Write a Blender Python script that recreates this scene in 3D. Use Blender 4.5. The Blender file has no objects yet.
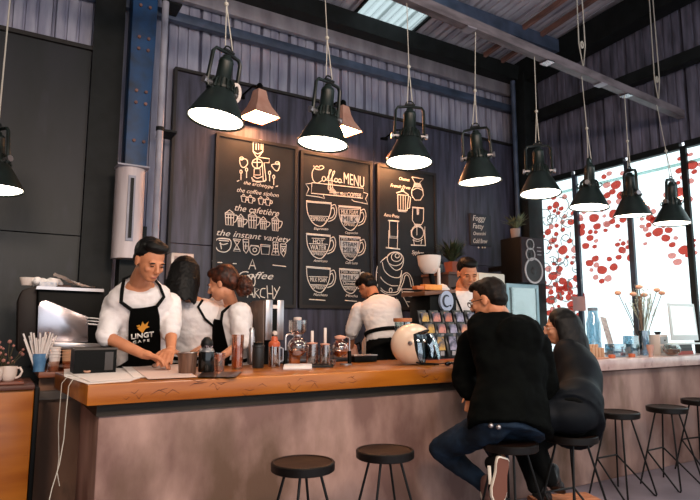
import bpy, bmesh, math, random
from mathutils import Vector, Matrix, noise
from math import sin, cos, pi, radians, hypot
random.seed(7)
V = Vector
COL = bpy.context.scene.collection
# ------------------------------------------------------------------ camera
F = 575.0; HZ = 326.0; H = 1.36
PIT = math.atan((HZ-250)/F); AZ = math.atan2(952, hypot(F, HZ-250))
FW = V((cos(AZ)*cos(PIT), sin(AZ)*cos(PIT), sin(PIT)))
RT = V((sin(AZ), -cos(AZ), 0)); UP = RT.cross(FW); CAM = V((0, 0, H))
def on(ax, x, y, v):
    """point of the photograph on the world plane axis=v"""
    d = FW + RT*((x-350)/F) + UP*((250-y)/F)
    return CAM + d*((v-CAM[ax])/d[ax])
def J(x, y, Y): return on(1, x, y, Y)
def T(x, y, z=1.06): return on(2, x, y, z)
def depth(p): return (V(p)-CAM).dot(FW)
cd = bpy.data.cameras.new('camera'); cam = bpy.data.objects.new('camera', cd); COL.objects.link(cam)
cd.sensor_width = 36; cd.lens = F/700*36; cd.clip_start = .05; cd.clip_end = 100
m = Matrix((RT, UP, -FW)).transposed().to_4x4(); m.translation = CAM; cam.matrix_world = m
sc = bpy.context.scene; sc.camera = cam
sc.view_settings.view_transform = 'Standard'; sc.view_settings.look = 'None'
sc.view_settings.gamma = 1; sc.view_settings.exposure = 0.0; sc.view_settings.use_curve_mapping = False
# ------------------------------------------------------------------ materials
def lin(c):
    if isinstance(c, str): c = [int(c[i:i+2], 16) for i in (1, 3, 5)]
    return tuple(((v/255)/12.92 if v/255 <= .04045 else ((v/255+.055)/1.055)**2.4) for v in c)+(1,)
MATS = {}
def mat(name, col, rough=.6, metal=0, col2=None, scale=6, stretch=(1,1,1), bump=0, bscale=None, lo=.35, hi=.65,
        emit=None, es=0, alpha=None, trans=0, spec=None, coat=0, detail=5, sheen=0, col3=None, scale3=2, lo3=.5, hi3=.6, ior=None):
    if name in MATS: return MATS[name]
    M = bpy.data.materials.new(name); M.use_nodes = True; MATS[name] = M
    nt = M.node_tree; N = nt.nodes; L = nt.links; P = N['Principled BSDF']
    P.inputs['Base Color'].default_value = lin(col); P.inputs['Roughness'].default_value = rough
    P.inputs['Metallic'].default_value = metal
    if spec is not None: P.inputs['Specular IOR Level'].default_value = spec
    if coat: P.inputs['Coat Weight'].default_value = coat; P.inputs['Coat Roughness'].default_value = .15
    if trans: P.inputs['Transmission Weight'].default_value = trans
    if ior: P.inputs['IOR'].default_value = ior
    if sheen: P.inputs['Sheen Weight'].default_value = sheen
    if alpha is not None: P.inputs['Alpha'].default_value = alpha
    if emit: P.inputs['Emission Color'].default_value = lin(emit); P.inputs['Emission Strength'].default_value = es
    if col2 or bump:
        tc = N.new('ShaderNodeTexCoord'); mp = N.new('ShaderNodeMapping'); mp.inputs['Scale'].default_value = stretch
        L.new(tc.outputs['Object'], mp.inputs['Vector'])
        no = N.new('ShaderNodeTexNoise'); no.inputs['Scale'].default_value = scale; no.inputs['Detail'].default_value = detail
        L.new(mp.outputs[0], no.inputs['Vector'])
        if col2:
            rp = N.new('ShaderNodeValToRGB'); rp.color_ramp.elements[0].position = lo; rp.color_ramp.elements[1].position = hi
            rp.color_ramp.elements[0].color = lin(col); rp.color_ramp.elements[1].color = lin(col2)
            L.new(no.outputs['Fac'], rp.inputs[0]); out = rp.outputs[0]
            if col3:
                n3 = N.new('ShaderNodeTexNoise'); n3.inputs['Scale'].default_value = scale3; n3.inputs['Detail'].default_value = 6
                L.new(mp.outputs[0], n3.inputs['Vector'])
                r3 = N.new('ShaderNodeValToRGB'); r3.color_ramp.elements[0].position = lo3; r3.color_ramp.elements[1].position = hi3
                L.new(n3.outputs['Fac'], r3.inputs[0])
                mx = N.new('ShaderNodeMix'); mx.data_type = 'RGBA'
                L.new(r3.outputs[0], mx.inputs['Factor']); L.new(out, mx.inputs['A']); mx.inputs['B'].default_value = lin(col3)
                out = mx.outputs['Result']
            L.new(out, P.inputs['Base Color'])
        if bump:
            b2 = no
            if bscale:
                b2 = N.new('ShaderNodeTexNoise'); b2.inputs['Scale'].default_value = bscale; b2.inputs['Detail'].default_value = 4
                L.new(mp.outputs[0], b2.inputs['Vector'])
            bp = N.new('ShaderNodeBump'); bp.inputs['Strength'].default_value = bump; bp.inputs['Distance'].default_value = .02
            L.new(b2.outputs['Fac'], bp.inputs['Height']); L.new(bp.outputs[0], P.inputs['Normal'])
    return M
def shader_mat(name, kind, col, col2=None, fac=.5, rough=.1):
    """simple two-shader mixes: clear glass, milky sheet, see-through colour film"""
    M = bpy.data.materials.new(name); M.use_nodes = True; MATS[name] = M; nt = M.node_tree; N = nt.nodes; L = nt.links
    N.remove(N['Principled BSDF']); out = N['Material Output']
    tr = N.new('ShaderNodeBsdfTransparent'); tr.inputs[0].default_value = lin(col)
    if kind == 'glass':
        o2 = N.new('ShaderNodeBsdfGlossy'); o2.inputs['Roughness'].default_value = rough; o2.inputs[0].default_value = (1,1,1,1)
    elif kind == 'milk':
        o2 = N.new('ShaderNodeBsdfTranslucent'); o2.inputs[0].default_value = lin(col2)
    else:
        o2 = N.new('ShaderNodeBsdfDiffuse'); o2.inputs[0].default_value = lin(col2)
    mx = N.new('ShaderNodeMixShader'); mx.inputs[0].default_value = fac
    if kind == 'glass':
        lw = N.new('ShaderNodeLayerWeight'); lw.inputs[0].default_value = .35
        mr = N.new('ShaderNodeMapRange'); mr.inputs['To Min'].default_value = fac; mr.inputs['To Max'].default_value = min(1, fac+.55)
        L.new(lw.outputs['Facing'], mr.inputs['Value']); L.new(mr.outputs[0], mx.inputs[0])
    L.new(tr.outputs[0], mx.inputs[1]); L.new(o2.outputs[0], mx.inputs[2]); L.new(mx.outputs[0], out.inputs[0])
    return M
panel_dark = mat('painted_plywood', '#1b1f1f', .5, spec=.35, col2='#24262b', scale=3, stretch=(1,1,.35), bump=.15, bscale=9, col3='#31313a', scale3=5, lo3=.62, hi3=.85)
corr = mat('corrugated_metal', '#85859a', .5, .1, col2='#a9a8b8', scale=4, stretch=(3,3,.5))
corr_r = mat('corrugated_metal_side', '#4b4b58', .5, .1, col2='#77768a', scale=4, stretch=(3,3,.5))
roofm = mat('roof_sheet', '#8f8d9a', .5, .05, col2='#bcb9c4', scale=3, stretch=(2,.6,1))
darksteel = mat('dark_steel', '#0e1212', .6, col2='#171b1c', scale=8, spec=.25)
bluesteel = mat('blue_painted_steel', '#15406a', .5, col2='#1c2a3c', scale=5, lo=.42, hi=.7, bump=.1)
bluegrey = mat('blue_grey_girt', '#2e3a4c', .5, col2='#45526a', scale=5)
greysteel = mat('grey_galvanised', '#7b7780', .45, .3, col2='#9b97a0', scale=6, stretch=(1,1,.3))
pipe_m = mat('white_pipe', '#8d8d9a', .4, col2='#a9a8b3', scale=4)
sheet_m = mat('pale_sheet_metal', '#b5a8aa', .42, .05, col2='#cdc3c4', scale=4, stretch=(3,3,.4))
black = mat('black_paint', '#080909', .5, spec=.25)
blackm = mat('black_plastic', '#060706', .5, spec=.1)
rust = mat('rusty_batten', '#5c4440', .8, col2='#8a6258', scale=9, stretch=(1,.3,1))
wood = mat('orange_varnished_wood', '#85450c', .28, spec=.35, col2='#a4611c', scale=3.5, stretch=(.35,3,3), coat=.08, col3='#5c2c12', scale3=9, lo3=.66, hi3=.74, bump=.05)
marble = mat('pink_marble', '#a98c86', .3, col2='#c9b1aa', scale=7, coat=.2, col3='#5d4548', scale3=11, lo3=.6, hi3=.72)
concrete = mat('polished_concrete', '#6b5049', .6, spec=.3, col2='#a08379', scale=2.6, stretch=(1,1,.5), lo=.4, hi=.6, bump=.12, bscale=14, col3='#5a4436', scale3=2.1, lo3=.5, hi3=.68, detail=8)
floor_m = mat('concrete_floor', '#5f5760', .45, col2='#7f7680', scale=1.6, bump=.06, detail=8)
slate = mat('chalkboard', '#14171a', .55, col2='#1c2025', scale=4, bump=.05, spec=.3)
boardframe = mat('chalkboard_frame', '#161211', .6)
chalk = mat('chalk', '#d8d6cf', .9)
chalkfill = mat('chalk_fill', '#cfd0cd', .9, col2='#9a9c9c', scale=60)
enamel = mat('dark_green_enamel', '#0a1210', .42, col2='#121e1a', scale=14, spec=.4)
innerwhite = mat('white_enamel', '#d9d4c6', .5)
chrome = mat('chrome', '#b5aeb2', .24, 1)
steel = mat('brushed_steel', '#a9a5a6', .3, .9)
copper = mat('copper_shade', '#c08a76', .45, col2='#d0a08c', scale=8)
cordm = mat('pale_cord', '#b5b0a5', .8)
skin = mat('skin', '#b0714f', .55, col2='#bd7e5a', scale=12)
skin2 = mat('skin_fair', '#b97c5c', .55, col2='#c58a68', scale=12)
hairm = mat('black_hair', '#060505', .55, spec=.2, col2='#0c0a09', scale=60, stretch=(1,1,.2))
hairb = mat('brown_hair', '#1b0c07', .5, spec=.3, col2='#5a2b16', scale=30, stretch=(1,1,.5), lo=.4, hi=.75)
lipm = mat('lips', '#8d4a3d', .5)
whitecloth = mat('white_cotton', '#dbd6d4', .85, col2='#d0caca', scale=9, bump=.3, bscale=14)
apronm = mat('black_apron', '#080a09', .85, spec=.1, bump=.2, scale=14)
jacketm = mat('black_jacket', '#030404', .85, spec=.04, col2='#060807', scale=10, bump=.3, bscale=12)
navyj = mat('navy_satin_jacket', '#05080c', .65, spec=.12, col2='#0b1016', scale=5, bump=.15, bscale=7)
jeans = mat('blue_jeans', '#0d1620', .85, spec=.15, col2='#1a2a3c', scale=7, bump=.3, bscale=16)
blackcloth = mat('black_cloth', '#060707', .85, spec=.1)
whiterub = mat('white_rubber', '#cfc9bd', .6)
solem = mat('tan_gum_sole', '#5a3020', .7)
paper = mat('white_paper', '#d8d0cc', .8); paperp = mat('pinkish_paper', '#c9b0a6', .8)
ceramic = mat('white_ceramic', '#cdbfb6', .3)
terracotta = mat('terracotta', '#8f5140', .8)
leafm = mat('leaf_green', '#1a2615', .6, col2='#39482a', scale=20)
kraft = mat('kraft_paper', '#b58c6c', .8)
helm = mat('cream_helmet', '#d5bca6', .25, coat=.5, col2='#dcc6b2', scale=3)
amber = mat('amber_liquid', '#c06a22', .2)
coffee_m = mat('dark_coffee', '#1a0d06', .2)
shader_mat('clear_glass', 'glass', '#e6ece9', fac=.07, rough=.04); glass = MATS['clear_glass']
shader_mat('warm_glass', 'glass', '#e9d2c4', fac=.12, rough=.04); wglass = MATS['warm_glass']
shader_mat('window_glass', 'glass', '#f4fbf8', fac=.03, rough=.05); winglass = MATS['window_glass']
shader_mat('milky_sheet', 'milk', '#aab3b0', '#9fa8a4', fac=.5); milky = MATS['milky_sheet']
shader_mat('red_film', 'film', '#db8a80', '#c0392b', fac=.12); redfilm = MATS['red_film']
shader_mat('pink_film', 'film', '#e6bab5', '#e08a80', fac=.1); pinkfilm = MATS['pink_film']
shader_mat('grey_film', 'film', '#bcd0cb', '#aab5b3', fac=.1); greyfilm = MATS['grey_film']
lampglow = mat('lamp_glow', '#fff3e0', .5, emit='#fff0da', es=7.0)
wallglow = mat('wall_lamp_glow', '#ffe2c0', .5, emit='#ffae74', es=40.0)
# ------------------------------------------------------------------ builder
class B:
    def __init__(s): s.bm = bmesh.new(); s.m = Matrix()
    def _add(s, verts, faces):
        vs = [s.bm.verts.new(s.m @ V(v)) for v in verts]
        for f in faces:
            try: s.bm.faces.new([vs[i] for i in f])
            except ValueError: pass
        return s
    def box(s, x0, x1, y0, y1, z0, z1):
        v = [(x, y, z) for z in (z0, z1) for y in (y0, y1) for x in (x0, x1)]
        return s._add(v, [(0,2,3,1),(4,5,7,6),(0,1,5,4),(2,6,7,3),(0,4,6,2),(1,3,7,5)])
    def rings(s, R, cap=True, closed=True):
        n = len(R[0]); v = [p for r in R for p in r]; f = []
        for i in range(len(R)-1):
            for j in range(n if closed else n-1):
                k = (j+1) % n; f.append((i*n+j, i*n+k, (i+1)*n+k, (i+1)*n+j))
        if cap and closed: f.append(tuple(range(n-1, -1, -1))); f.append(tuple((len(R)-1)*n+j for j in range(n)))
        return s._add(v, f)
    def lathe(s, prof, o=(0,0,0), n=24, cap=False, sq=False):
        o = V(o); R = []
        for r, z in prof:
            r = max(r, 1e-4)
            R.append([o+V((r*cos(2*pi*j/n), r*sin(2*pi*j/n), z)) for j in range(n)])
        return s.rings(R, cap)
    def tube(s, pts, r, n=8, flat=1.0):
        pts = [V(p) for p in pts]; R = []
        if not hasattr(r, '__len__'): r = [r]*len(pts)
        ref = None
        for i, p in enumerate(pts):
            t = (pts[min(i+1, len(pts)-1)]-pts[max(i-1, 0)])
            if t.length < 1e-9: t = V((0,0,1))
            t.normalize()
            if ref is None: ref = V((0,0,1)) if abs(t.z) < .9 else V((1,0,0))
            a = ref - t*ref.dot(t)
            if a.length < 1e-5: a = t.orthogonal()
            a.normalize(); ref = a; b = t.cross(a)
            R.append([p+a*(r[i]*cos(2*pi*j/n))+b*(r[i]*flat*sin(2*pi*j/n)) for j in range(n)])
        return s.rings(R)
    def ball(s, c, r, rot=None, sub=2):
        if not hasattr(r, '__len__'): r = (r, r, r)
        M = Matrix.Translation(V(c)) @ (rot.to_4x4() if rot else Matrix()) @ Matrix.Diagonal((*r, 1))
        bmesh.ops.create_icosphere(s.bm, subdivisions=sub, radius=1, matrix=s.m @ M); return s
    def cap(s, p, q, r0, r1, n=12):
        s.tube([p, q], [r0, r1], n); s.ball(p, r0); s.ball(q, r1); return s
    def chain(s, pts, rs, n=12):
        for i in range(len(pts)-1): s.cap(V(pts[i]), V(pts[i+1]), rs[i], rs[i+1], n)
        return s
    def poly(s, pts, d):
        """extrude a 3D polygon along the vector d"""
        d = V(d); n = len(pts); P = [V(p) for p in pts]
        return s._add(P+[p+d for p in P], [tuple(range(n)), tuple(range(2*n-1, n-1, -1))]+[(i, n+i, n+(i+1) % n, (i+1) % n) for i in range(n)])
    def bevel(s, w=.004, seg=2, ang=40):
        bmesh.ops.remove_doubles(s.bm, verts=s.bm.verts, dist=1e-6)
        e = [e for e in s.bm.edges if len(e.link_faces) == 2 and e.calc_face_angle(0) > radians(ang)]
        bmesh.ops.bevel(s.bm, geom=e, offset=w, segments=seg, profile=.5, affect='EDGES', clamp_overlap=True); return s
ROOT = {}
def rootmat(o):
    while o.parent: o = o.parent
    return ROOT.get(o.name, Matrix())
def link(name, me, m, parent=None):
    o = bpy.data.objects.new(name, me); COL.objects.link(o)
    if m: me.materials.clear(); me.materials.append(m)
    if parent: o.parent = parent
    return o
def tidy(bm, smooth=35):
    bmesh.ops.recalc_face_normals(bm, faces=bm.faces)
    if smooth:
        for f in bm.faces: f.smooth = True
        for e in bm.edges:
            if len(e.link_faces) == 2 and e.calc_face_angle(0) > radians(smooth): e.smooth = False
def obj(name, b, m, parent=None, world=False, smooth=35):
    bm = b.bm; tidy(bm, smooth)
    if world and parent: bm.transform(rootmat(parent).inverted())
    me = bpy.data.meshes.new(name); bm.to_mesh(me); bm.free()
    return link(name, me, m, parent)
def thing(name, label, cat, loc=(0,0,0), rz=0, group=None):
    o = bpy.data.objects.new(name, None); COL.objects.link(o); o.location = loc; o.rotation_euler = (0,0,rz)
    o.empty_display_size = .1
    ROOT[o.name] = Matrix.Translation(V(loc)) @ Matrix.Rotation(rz, 4, 'Z')
    o['label'] = label; o['category'] = cat
    if group: o['group'] = group
    return o
def single(name, b, m, label, cat, group=None, smooth=35):
    bm = b.bm; tidy(bm, smooth); vs = bm.verts
    c = V(((min(v.co.x for v in vs)+max(v.co.x for v in vs))/2, (min(v.co.y for v in vs)+max(v.co.y for v in vs))/2, min(v.co.z for v in vs)))
    bm.transform(Matrix.Translation(-c)); me = bpy.data.meshes.new(name); bm.to_mesh(me); bm.free()
    o = link(name, me, m); o.location = c; o['label'] = label; o['category'] = cat; ROOT[o.name] = Matrix.Translation(c)
    if group: o['group'] = group
    return o
def struct(name, b, m, parent=None, smooth=35):
    o = obj(name, b, m, parent, smooth=smooth)
    if not parent: o['kind'] = 'structure'
    return o
def copytree(o, parent=None, loc=None, rot=None, label=None, group=None):
    c = o.copy(); COL.objects.link(c); c.parent = parent
    if loc is not None: c.location = loc
    if rot is not None: c.rotation_euler = rot
    if label: c['label'] = label
    if group: c['group'] = group
    for ch in list(o.children): copytree(ch, c)
    return c
def blob(b, vox=.01, smooth=4, disp=0, dscale=.12, fac=.6):
    """fuse overlapping closed shapes into one continuous smooth mesh"""
    bmesh.ops.recalc_face_normals(b.bm, faces=b.bm.faces)
    me = bpy.data.meshes.new('t'); b.bm.to_mesh(me); b.bm.free()
    o = bpy.data.objects.new('t', me); COL.objects.link(o)
    r = o.modifiers.new('r', 'REMESH'); r.mode = 'VOXEL'; r.voxel_size = vox
    s = o.modifiers.new('s', 'SMOOTH'); s.factor = fac; s.iterations = smooth
    dg = bpy.context.evaluated_depsgraph_get(); me2 = bpy.data.meshes.new_from_object(o.evaluated_get(dg))
    bpy.data.objects.remove(o); nb = B(); nb.bm.from_mesh(me2)
    if disp:
        nb.bm.normal_update()
        for v in nb.bm.verts:
            q = v.co/dscale; n = noise.noise(V((q.x, q.y, q.z*1.0)))+.5*noise.noise(V((q.x*2.3+7, q.y*2.3, q.z*3.2)))
            v.co += v.normal*disp*n
    return nb
def text(b, s, p0, p1, h, shear=0, depthv=.004, up=V((0,0,1)), bold=0):
    """built-in font lettering between two points, p0 left base, p1 right base"""
    cu = bpy.data.curves.new('t', 'FONT'); cu.body = s; cu.shear = shear; cu.size = 1; cu.extrude = 0; cu.resolution_u = 3; cu.offset = bold
    o = bpy.data.objects.new('t', cu); COL.objects.link(o)
    dg = bpy.context.evaluated_depsgraph_get(); dg.update(); me = bpy.data.meshes.new_from_object(o.evaluated_get(dg)); bpy.data.objects.remove(o)
    xs = [v.co.x for v in me.vertices]; ys = [v.co.y for v in me.vertices]
    x0, x1, y1 = min(xs), max(xs), max(ys)
    p0 = V(p0); p1 = V(p1); ux = (p1-p0)/(x1-x0); uy = up*(h/max(y1, .1)); nrm = ux.cross(up).normalized()
    bm = bmesh.new(); bm.from_mesh(me)
    for v in bm.verts: v.co = p0+ux*(v.co.x-x0)+uy*v.co.y
    r = bmesh.ops.extrude_face_region(bm, geom=bm.faces[:])
    for v in [g for g in r['geom'] if isinstance(g, bmesh.types.BMVert)]: v.co += nrm*depthv
    me2 = bpy.data.meshes.new('t2'); bm.to_mesh(me2); bm.free(); b.bm.from_mesh(me2); return b

# ------------------------------------------------------------------ the setting
XW = 6.75; YW = 6.0; XL = -3.0; YF = -3.4
b = B().box(XL, XW, YF, YW, -.1, 0); struct('floor', b, floor_m)
def ribs(x0, x1, pitch, d):
    out = []; x = x0; k = 0
    while x < x1-1e-6:
        for u, w in ((0,0),(.04,0),(.07,-d),(.13,-d),(.16,0),(.36,0),(.38,-d*.3),(.42,-d*.3),(.44,0),(.66,0),(.68,-d*.3),(.72,-d*.3),(.74,0)):
            xx = x+u*pitch
            if xx < x1: out.append((xx, w))
        x += pitch
    out.append((x1, 0)); return out
b = B(); P = ribs(XL, XW+.1, .36, .07)
b.rings([[(x, YW-w, 0) for x, w in P], [(x, YW-w, 5.4) for x, w in P]], cap=False, closed=False)
struct('wall_back', b, corr)
b = B(); P = ribs(YF, YW, .36, .07)
b.rings([[(XW-w, y, 3.5) for y, w in P], [(XW-w, y, 7.0) for y, w in P]], cap=False, closed=False)
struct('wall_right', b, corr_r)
b = B().box(XL-.1, XL, YF, YW, 0, 7); struct('wall_left', b, panel_dark)
b = B().box(XL, XW, YF-.1, YF, 3.4, 7); struct('wall_front', b, panel_dark)
RS = .115
def rz(y): return 5.28+RS*(YW-y)
def roofpiece(x0, x1, y0, y1, name, m):
    b = B(); P = ribs(x0, x1, .36, .07)
    b.rings([[(x, y0, rz(y0)-w) for x, w in P], [(x, y1, rz(y1)-w) for x, w in P]], cap=False, closed=False)
    return struct(name, b, m)
SKX0, SKX1, SKY0, SKY1 = 3.6, 4.52, 4.35, 5.93
roofpiece(XL, SKX0, 2.2, YW, 'ceiling', roofm)
for k, (xa, xb, o_) in enumerate(((XL,-.6,1), (-.6,.4,0), (.4,1.7,1), (1.7,2.7,0), (2.7,SKX0,1), (SKX0,SKX1,0), (SKX1,5.3,1), (5.3,6.2,0), (6.2,XW+.1,1))):
    roofpiece(xa, xb, YF, 2.2, 'ceiling_front_%d' % k if o_ else 'window_%d' % (6+k), roofm if o_ else milky)  # milky front strips are unseen skylights, added to brighten the room
roofpiece(SKX1, XW+.1, 2.2, YW, 'ceiling_right', roofm)
roofpiece(SKX0, SKX1, 2.2, SKY0, 'ceiling_middle', roofm)
roofpiece(SKX0, SKX1, SKY1, YW, 'ceiling_edge', roofm)
sk = roofpiece(SKX0, SKX1, SKY0, SKY1, 'window_4', milky)
b = B()
for x in (SKX0, SKX1): b.box(x-.015, x+.015, SKY0, SKY1, 5.25, 5.3)
b.bm.transform(Matrix.Identity(4)); 
for v in b.bm.verts: v.co.z += RS*(YW-v.co.y)
struct('window_frame', b, darksteel, sk)
# trims of the shell
b = B().box(XL, XW, 5.7, 5.95, 5.02, 5.24); struct('trim_1', b, darksteel)           # wall-top purlin
b = B().box(XL, XW, 5.88, 5.955, 4.84, 5.02).bevel(.006); struct('trim_2', b, greysteel)    # pale flashing
b = B().box(XL, XW, 5.86, 5.95, 4.58, 4.68).bevel(.004); struct('trim_3', b, bluegrey)     # girt
P0 = on(2, 444, 0, 5.35)
b = B().box(XL, XW, P0.y-.09, P0.y+.03, 5.16, 5.34); struct('trim_4', b, bluegrey)
b = B().box(6.45, XW-.06, YF, 5.86, 4.95, 5.3)
for v in b.bm.verts: v.co.z += .06*(YW-v.co.y)
struct('trim_5', b, darksteel)
b = B().box(XW-.2, XW-.06, YF, 5.86, 4.36, 4.5); struct('trim_6', b, darksteel)
for k, (x, mm) in enumerate(((5.75, rust), (6.1, rust))):
    b = B().box(x-.025, x+.025, YF, 5.7, 5.17, 5.23)
    for v in b.bm.verts: v.co.z += RS*(YW-v.co.y)-.0
    struct('trim_%d' % (7+k), b, mm)
# dark painted plywood lining of the lower back wall, in sheets
panel_blue = mat('painted_plywood_slate', '#2a2a35', .45, spec=.4, col2='#474759', scale=7, stretch=(2.2,2.2,.22), bump=.12, bscale=9, col3='#555568', scale3=9, lo3=.6, hi3=.85)
for nm, xs, m_ in (('wall_back_lining', [XL, -1.9, -.7, .62], panel_dark), ('wall_back_lining_right', [1.45, 2.6, 3.95, 5.3, 6.62], panel_blue)):
    b = B()
    for i in range(len(xs)-1):
        for z0, z1 in ((0, 1.0), (1.0, 2.2), (2.2, 4.05)): b.box(xs[i]+.003, xs[i+1]-.003, 5.9, 5.955, z0+.003, z1-.003)
    b.bevel(.003, 1); struct(nm, b, m_)
b = B().box(XL, .62, 5.86, 5.93, 4.04, 4.08).box(1.43, 6.62, 5.86, 5.93, 4.04, 4.07).box(1.42, 1.45, 5.87, 5.95, 0, 4.07); struct('trim_9', b, boardframe)
b = B().box(6.42, 6.72, 5.6, 5.86, 0, 5.1).bevel(.01); struct('trim_10', b, darksteel)
b = B().tube([(6.36, 5.75, 0), (6.36, 5.75, 5.0)], .035, 12); struct('trim_11', b, bluegrey)
# columns on the left
c0 = J(130, 165, 5.6)
b = B(); X0, X1 = .93, 1.13
ringsC = []
for z, xa, xb in ((2.3, .93, 1.13), (3.0, .93, 1.13), (4.2, .93, 1.16), (5.2, .93, 1.17)):
    ringsC.append([(xa, 5.62, z), (xb, 5.62, z), (xb, 5.84, z), (xa, 5.84, z)])
b.rings(ringsC); b.bevel(.006); struct('trim_14', B().box(.93, 1.16, 5.62, 5.84, 0, 2.299), darksteel); ct = struct('trim_12', b, bluesteel)
b = B()
for z in (3.12, 3.5, 3.62, 4.05, 4.17, 4.5, 4.62):
    for x in (1.0, 1.09): b.tube([(x, 5.6, z), (x, 5.625, z)], .016, 6)
struct('bolt_heads', b, rust, ct)
b = B().box(.62, .9, 5.84, 5.9, 0, 5.1); struct('trim_13', b, darksteel)  # dark sheet put in for the shaded gap left of the column
# pale sheet-metal sleeve round the foot of the column
sl = thing('column_sleeve', 'pale grey sheet metal sleeve wrapped round the foot of the blue column', 'metal cover', (1.03, 5.52, 0))
zt, zb = J(130, 165, 5.45).z, J(130, 258, 5.45).z
xa, xb = J(116, 210, 5.45).x, J(146, 210, 5.45).x
b = B(); R = []
for z in (zb, zt):
    R.append([((xa+xb)/2+(xb-xa)/2*cos(a), 5.6-.17*sin(a)**.7 if sin(a) > 0 else 5.6, z) for a in [pi*i/24 for i in range(25)]])
b.rings(R); obj('sleeve', b, sheet_m, sl, True)
sx = J(131, 210, 5.42).x; b = B().box(sx-.015, sx+.012, 5.405, 5.44, J(131,238,5.42).z, J(131,178,5.42).z); obj('slot', b, black, sl, True)
b = B().box(sx-.035, sx+.03, 5.42, 5.445, J(131,241,5.42).z, J(131,175,5.42).z).bevel(.003); obj('slot_rim', b, pipe_m, sl, True)
b = B()
b.box(xa-.01, xb+.01, 5.41, 5.62, zt-.015, zt+.0); obj('top_rim', b, pipe_m, sl, True)
# pipe
dp = thing('drain_pipe', 'white vertical pipe beside the blue steel column', 'pipe', (1.22, 5.6, 0))
b = B().tube([(1.235, 5.6, 0), (1.235, 5.6, 5.2)], .034, 16); obj('pipe', b, pipe_m, dp, True)
for z in (3.25, 4.6):
    b = B().lathe([(.040,0),(.040,.04)], (1.235, 5.6, z), 16, True).box(1.25, 1.4, 5.6, 5.85, z+.01, z+.03); obj('pipe_clamp', b, darksteel, dp, True)
# ------------------------------------------------------------------ windows on the right wall
b = B().box(XW, XW+.12, YF, YW, 0, .95); struct('wall_right_low', b, concrete)
WZ0, WZ1 = .95, 3.46
ym = [on(0, x, 330, XW).y for x in (541, 582, 637, 697)] + [1.2]
winpanes = []
for i in range(4):
    ya, yb = ym[i], ym[i+1]
    w = struct('window_%d' % (i+1) if i < 3 else 'window_5', B().box(XW+.03, XW+.035, yb, ya, WZ0, WZ1), winglass)
    b = B()
    t = .032
    b.box(XW-.012, XW+.03, yb-t, yb+t, WZ0, WZ1)
    if i == 0: b.box(XW-.04, XW+.06, ya-.02, YW, WZ0, WZ1+.06)
    struct('mullion', b, mat('mullion_blue', '#27303d', .45, col2='#3a4658', scale=5) if i != 2 else darksteel, w)
    b = B().box(XW-.02, XW+.05, yb+t, ya-t if i else ya-.02, WZ1-.03, WZ1+.05).box(XW-.02, XW+.05, yb+t, ya-t if i else ya-.02, WZ0-.02, WZ0+.04)
    struct('window_frame', b, darksteel, w)
    b = B().box(XW+.0, XW+.03, yb+t, ya-t, WZ1-.22, WZ1-.19)
    struct('transom', b, greyfilm, w)
    winpanes.append(w)
def petals(pts, wi, mm, name='flower_decal'):
    b = B()
    for x, y, r in pts:
        c = on(0, x, y, XW+.026); rr = r*depth(c)/F
        n = 14; ph = random.random()*6
        b.poly([c+V((0, rr*1.25*(1+.06*sin(3*a+ph))*cos(a), rr*(1+.1*cos(2*a+ph))*sin(a))) for a in [2*pi*k/n for k in range(n)]], (-.003, 0, 0))
    return struct(name, b, mm, winpanes[wi])
def clusters(ls, wi):
    for cx, cy, big in ls:
        got = [(cx, cy, 4.6 if big else 3.4)]; out = [[got[0]], []]
        for k in range(60):
            r = random.uniform(1.8, 3.8); R_ = 13 if big else 9; q = (cx+random.uniform(-R_, R_), cy+random.uniform(-R_, R_), r)
            if all(hypot((q[0]-g[0]), q[1]-g[1]) > (r+g[2])*.97 for g in got):
                got.append(q); out[0 if random.random() < .6 else 1].append(q)
            if len(got) > (9 if big else 6): break
        petals(out[1], wi, pinkfilm) if out[1] else None; petals(out[0], wi, redfilm)
clusters([(556, 205, 0), (563, 250, 1), (553, 276, 1), (568, 286, 1), (572, 305, 1), (551, 300, 1), (560, 322, 1), (571, 222, 0), (548, 232, 0)], 0)
clusters([(602, 270, 1), (594, 218, 1), (616, 185, 1), (614, 214, 1), (590, 238, 0)], 1)
clusters([(658, 232, 1), (679, 192, 1), (684, 250, 1), (650, 218, 0), (692, 165, 1), (622, 250, 0)], 2)
petals([(624, 252, 1.8), (620, 240, 1.3)], 1, pinkfilm)
b = B()   # pale relief swirls on the first pane
for k in range(46):
    c = on(0, random.uniform(545, 577), random.uniform(205, 330), XW+.027); r = random.uniform(.05, .16); a0 = random.random()*6
    b.tube([c+V((-.002, r*cos(a0+t*.35)*(1-t*.06), r*sin(a0+t*.35)*(1-t*.06))) for t in range(10)], .007, 5)
struct('swirl_decal', b, mat('swirl', '#aeb6b6', .8), winpanes[0])
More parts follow.
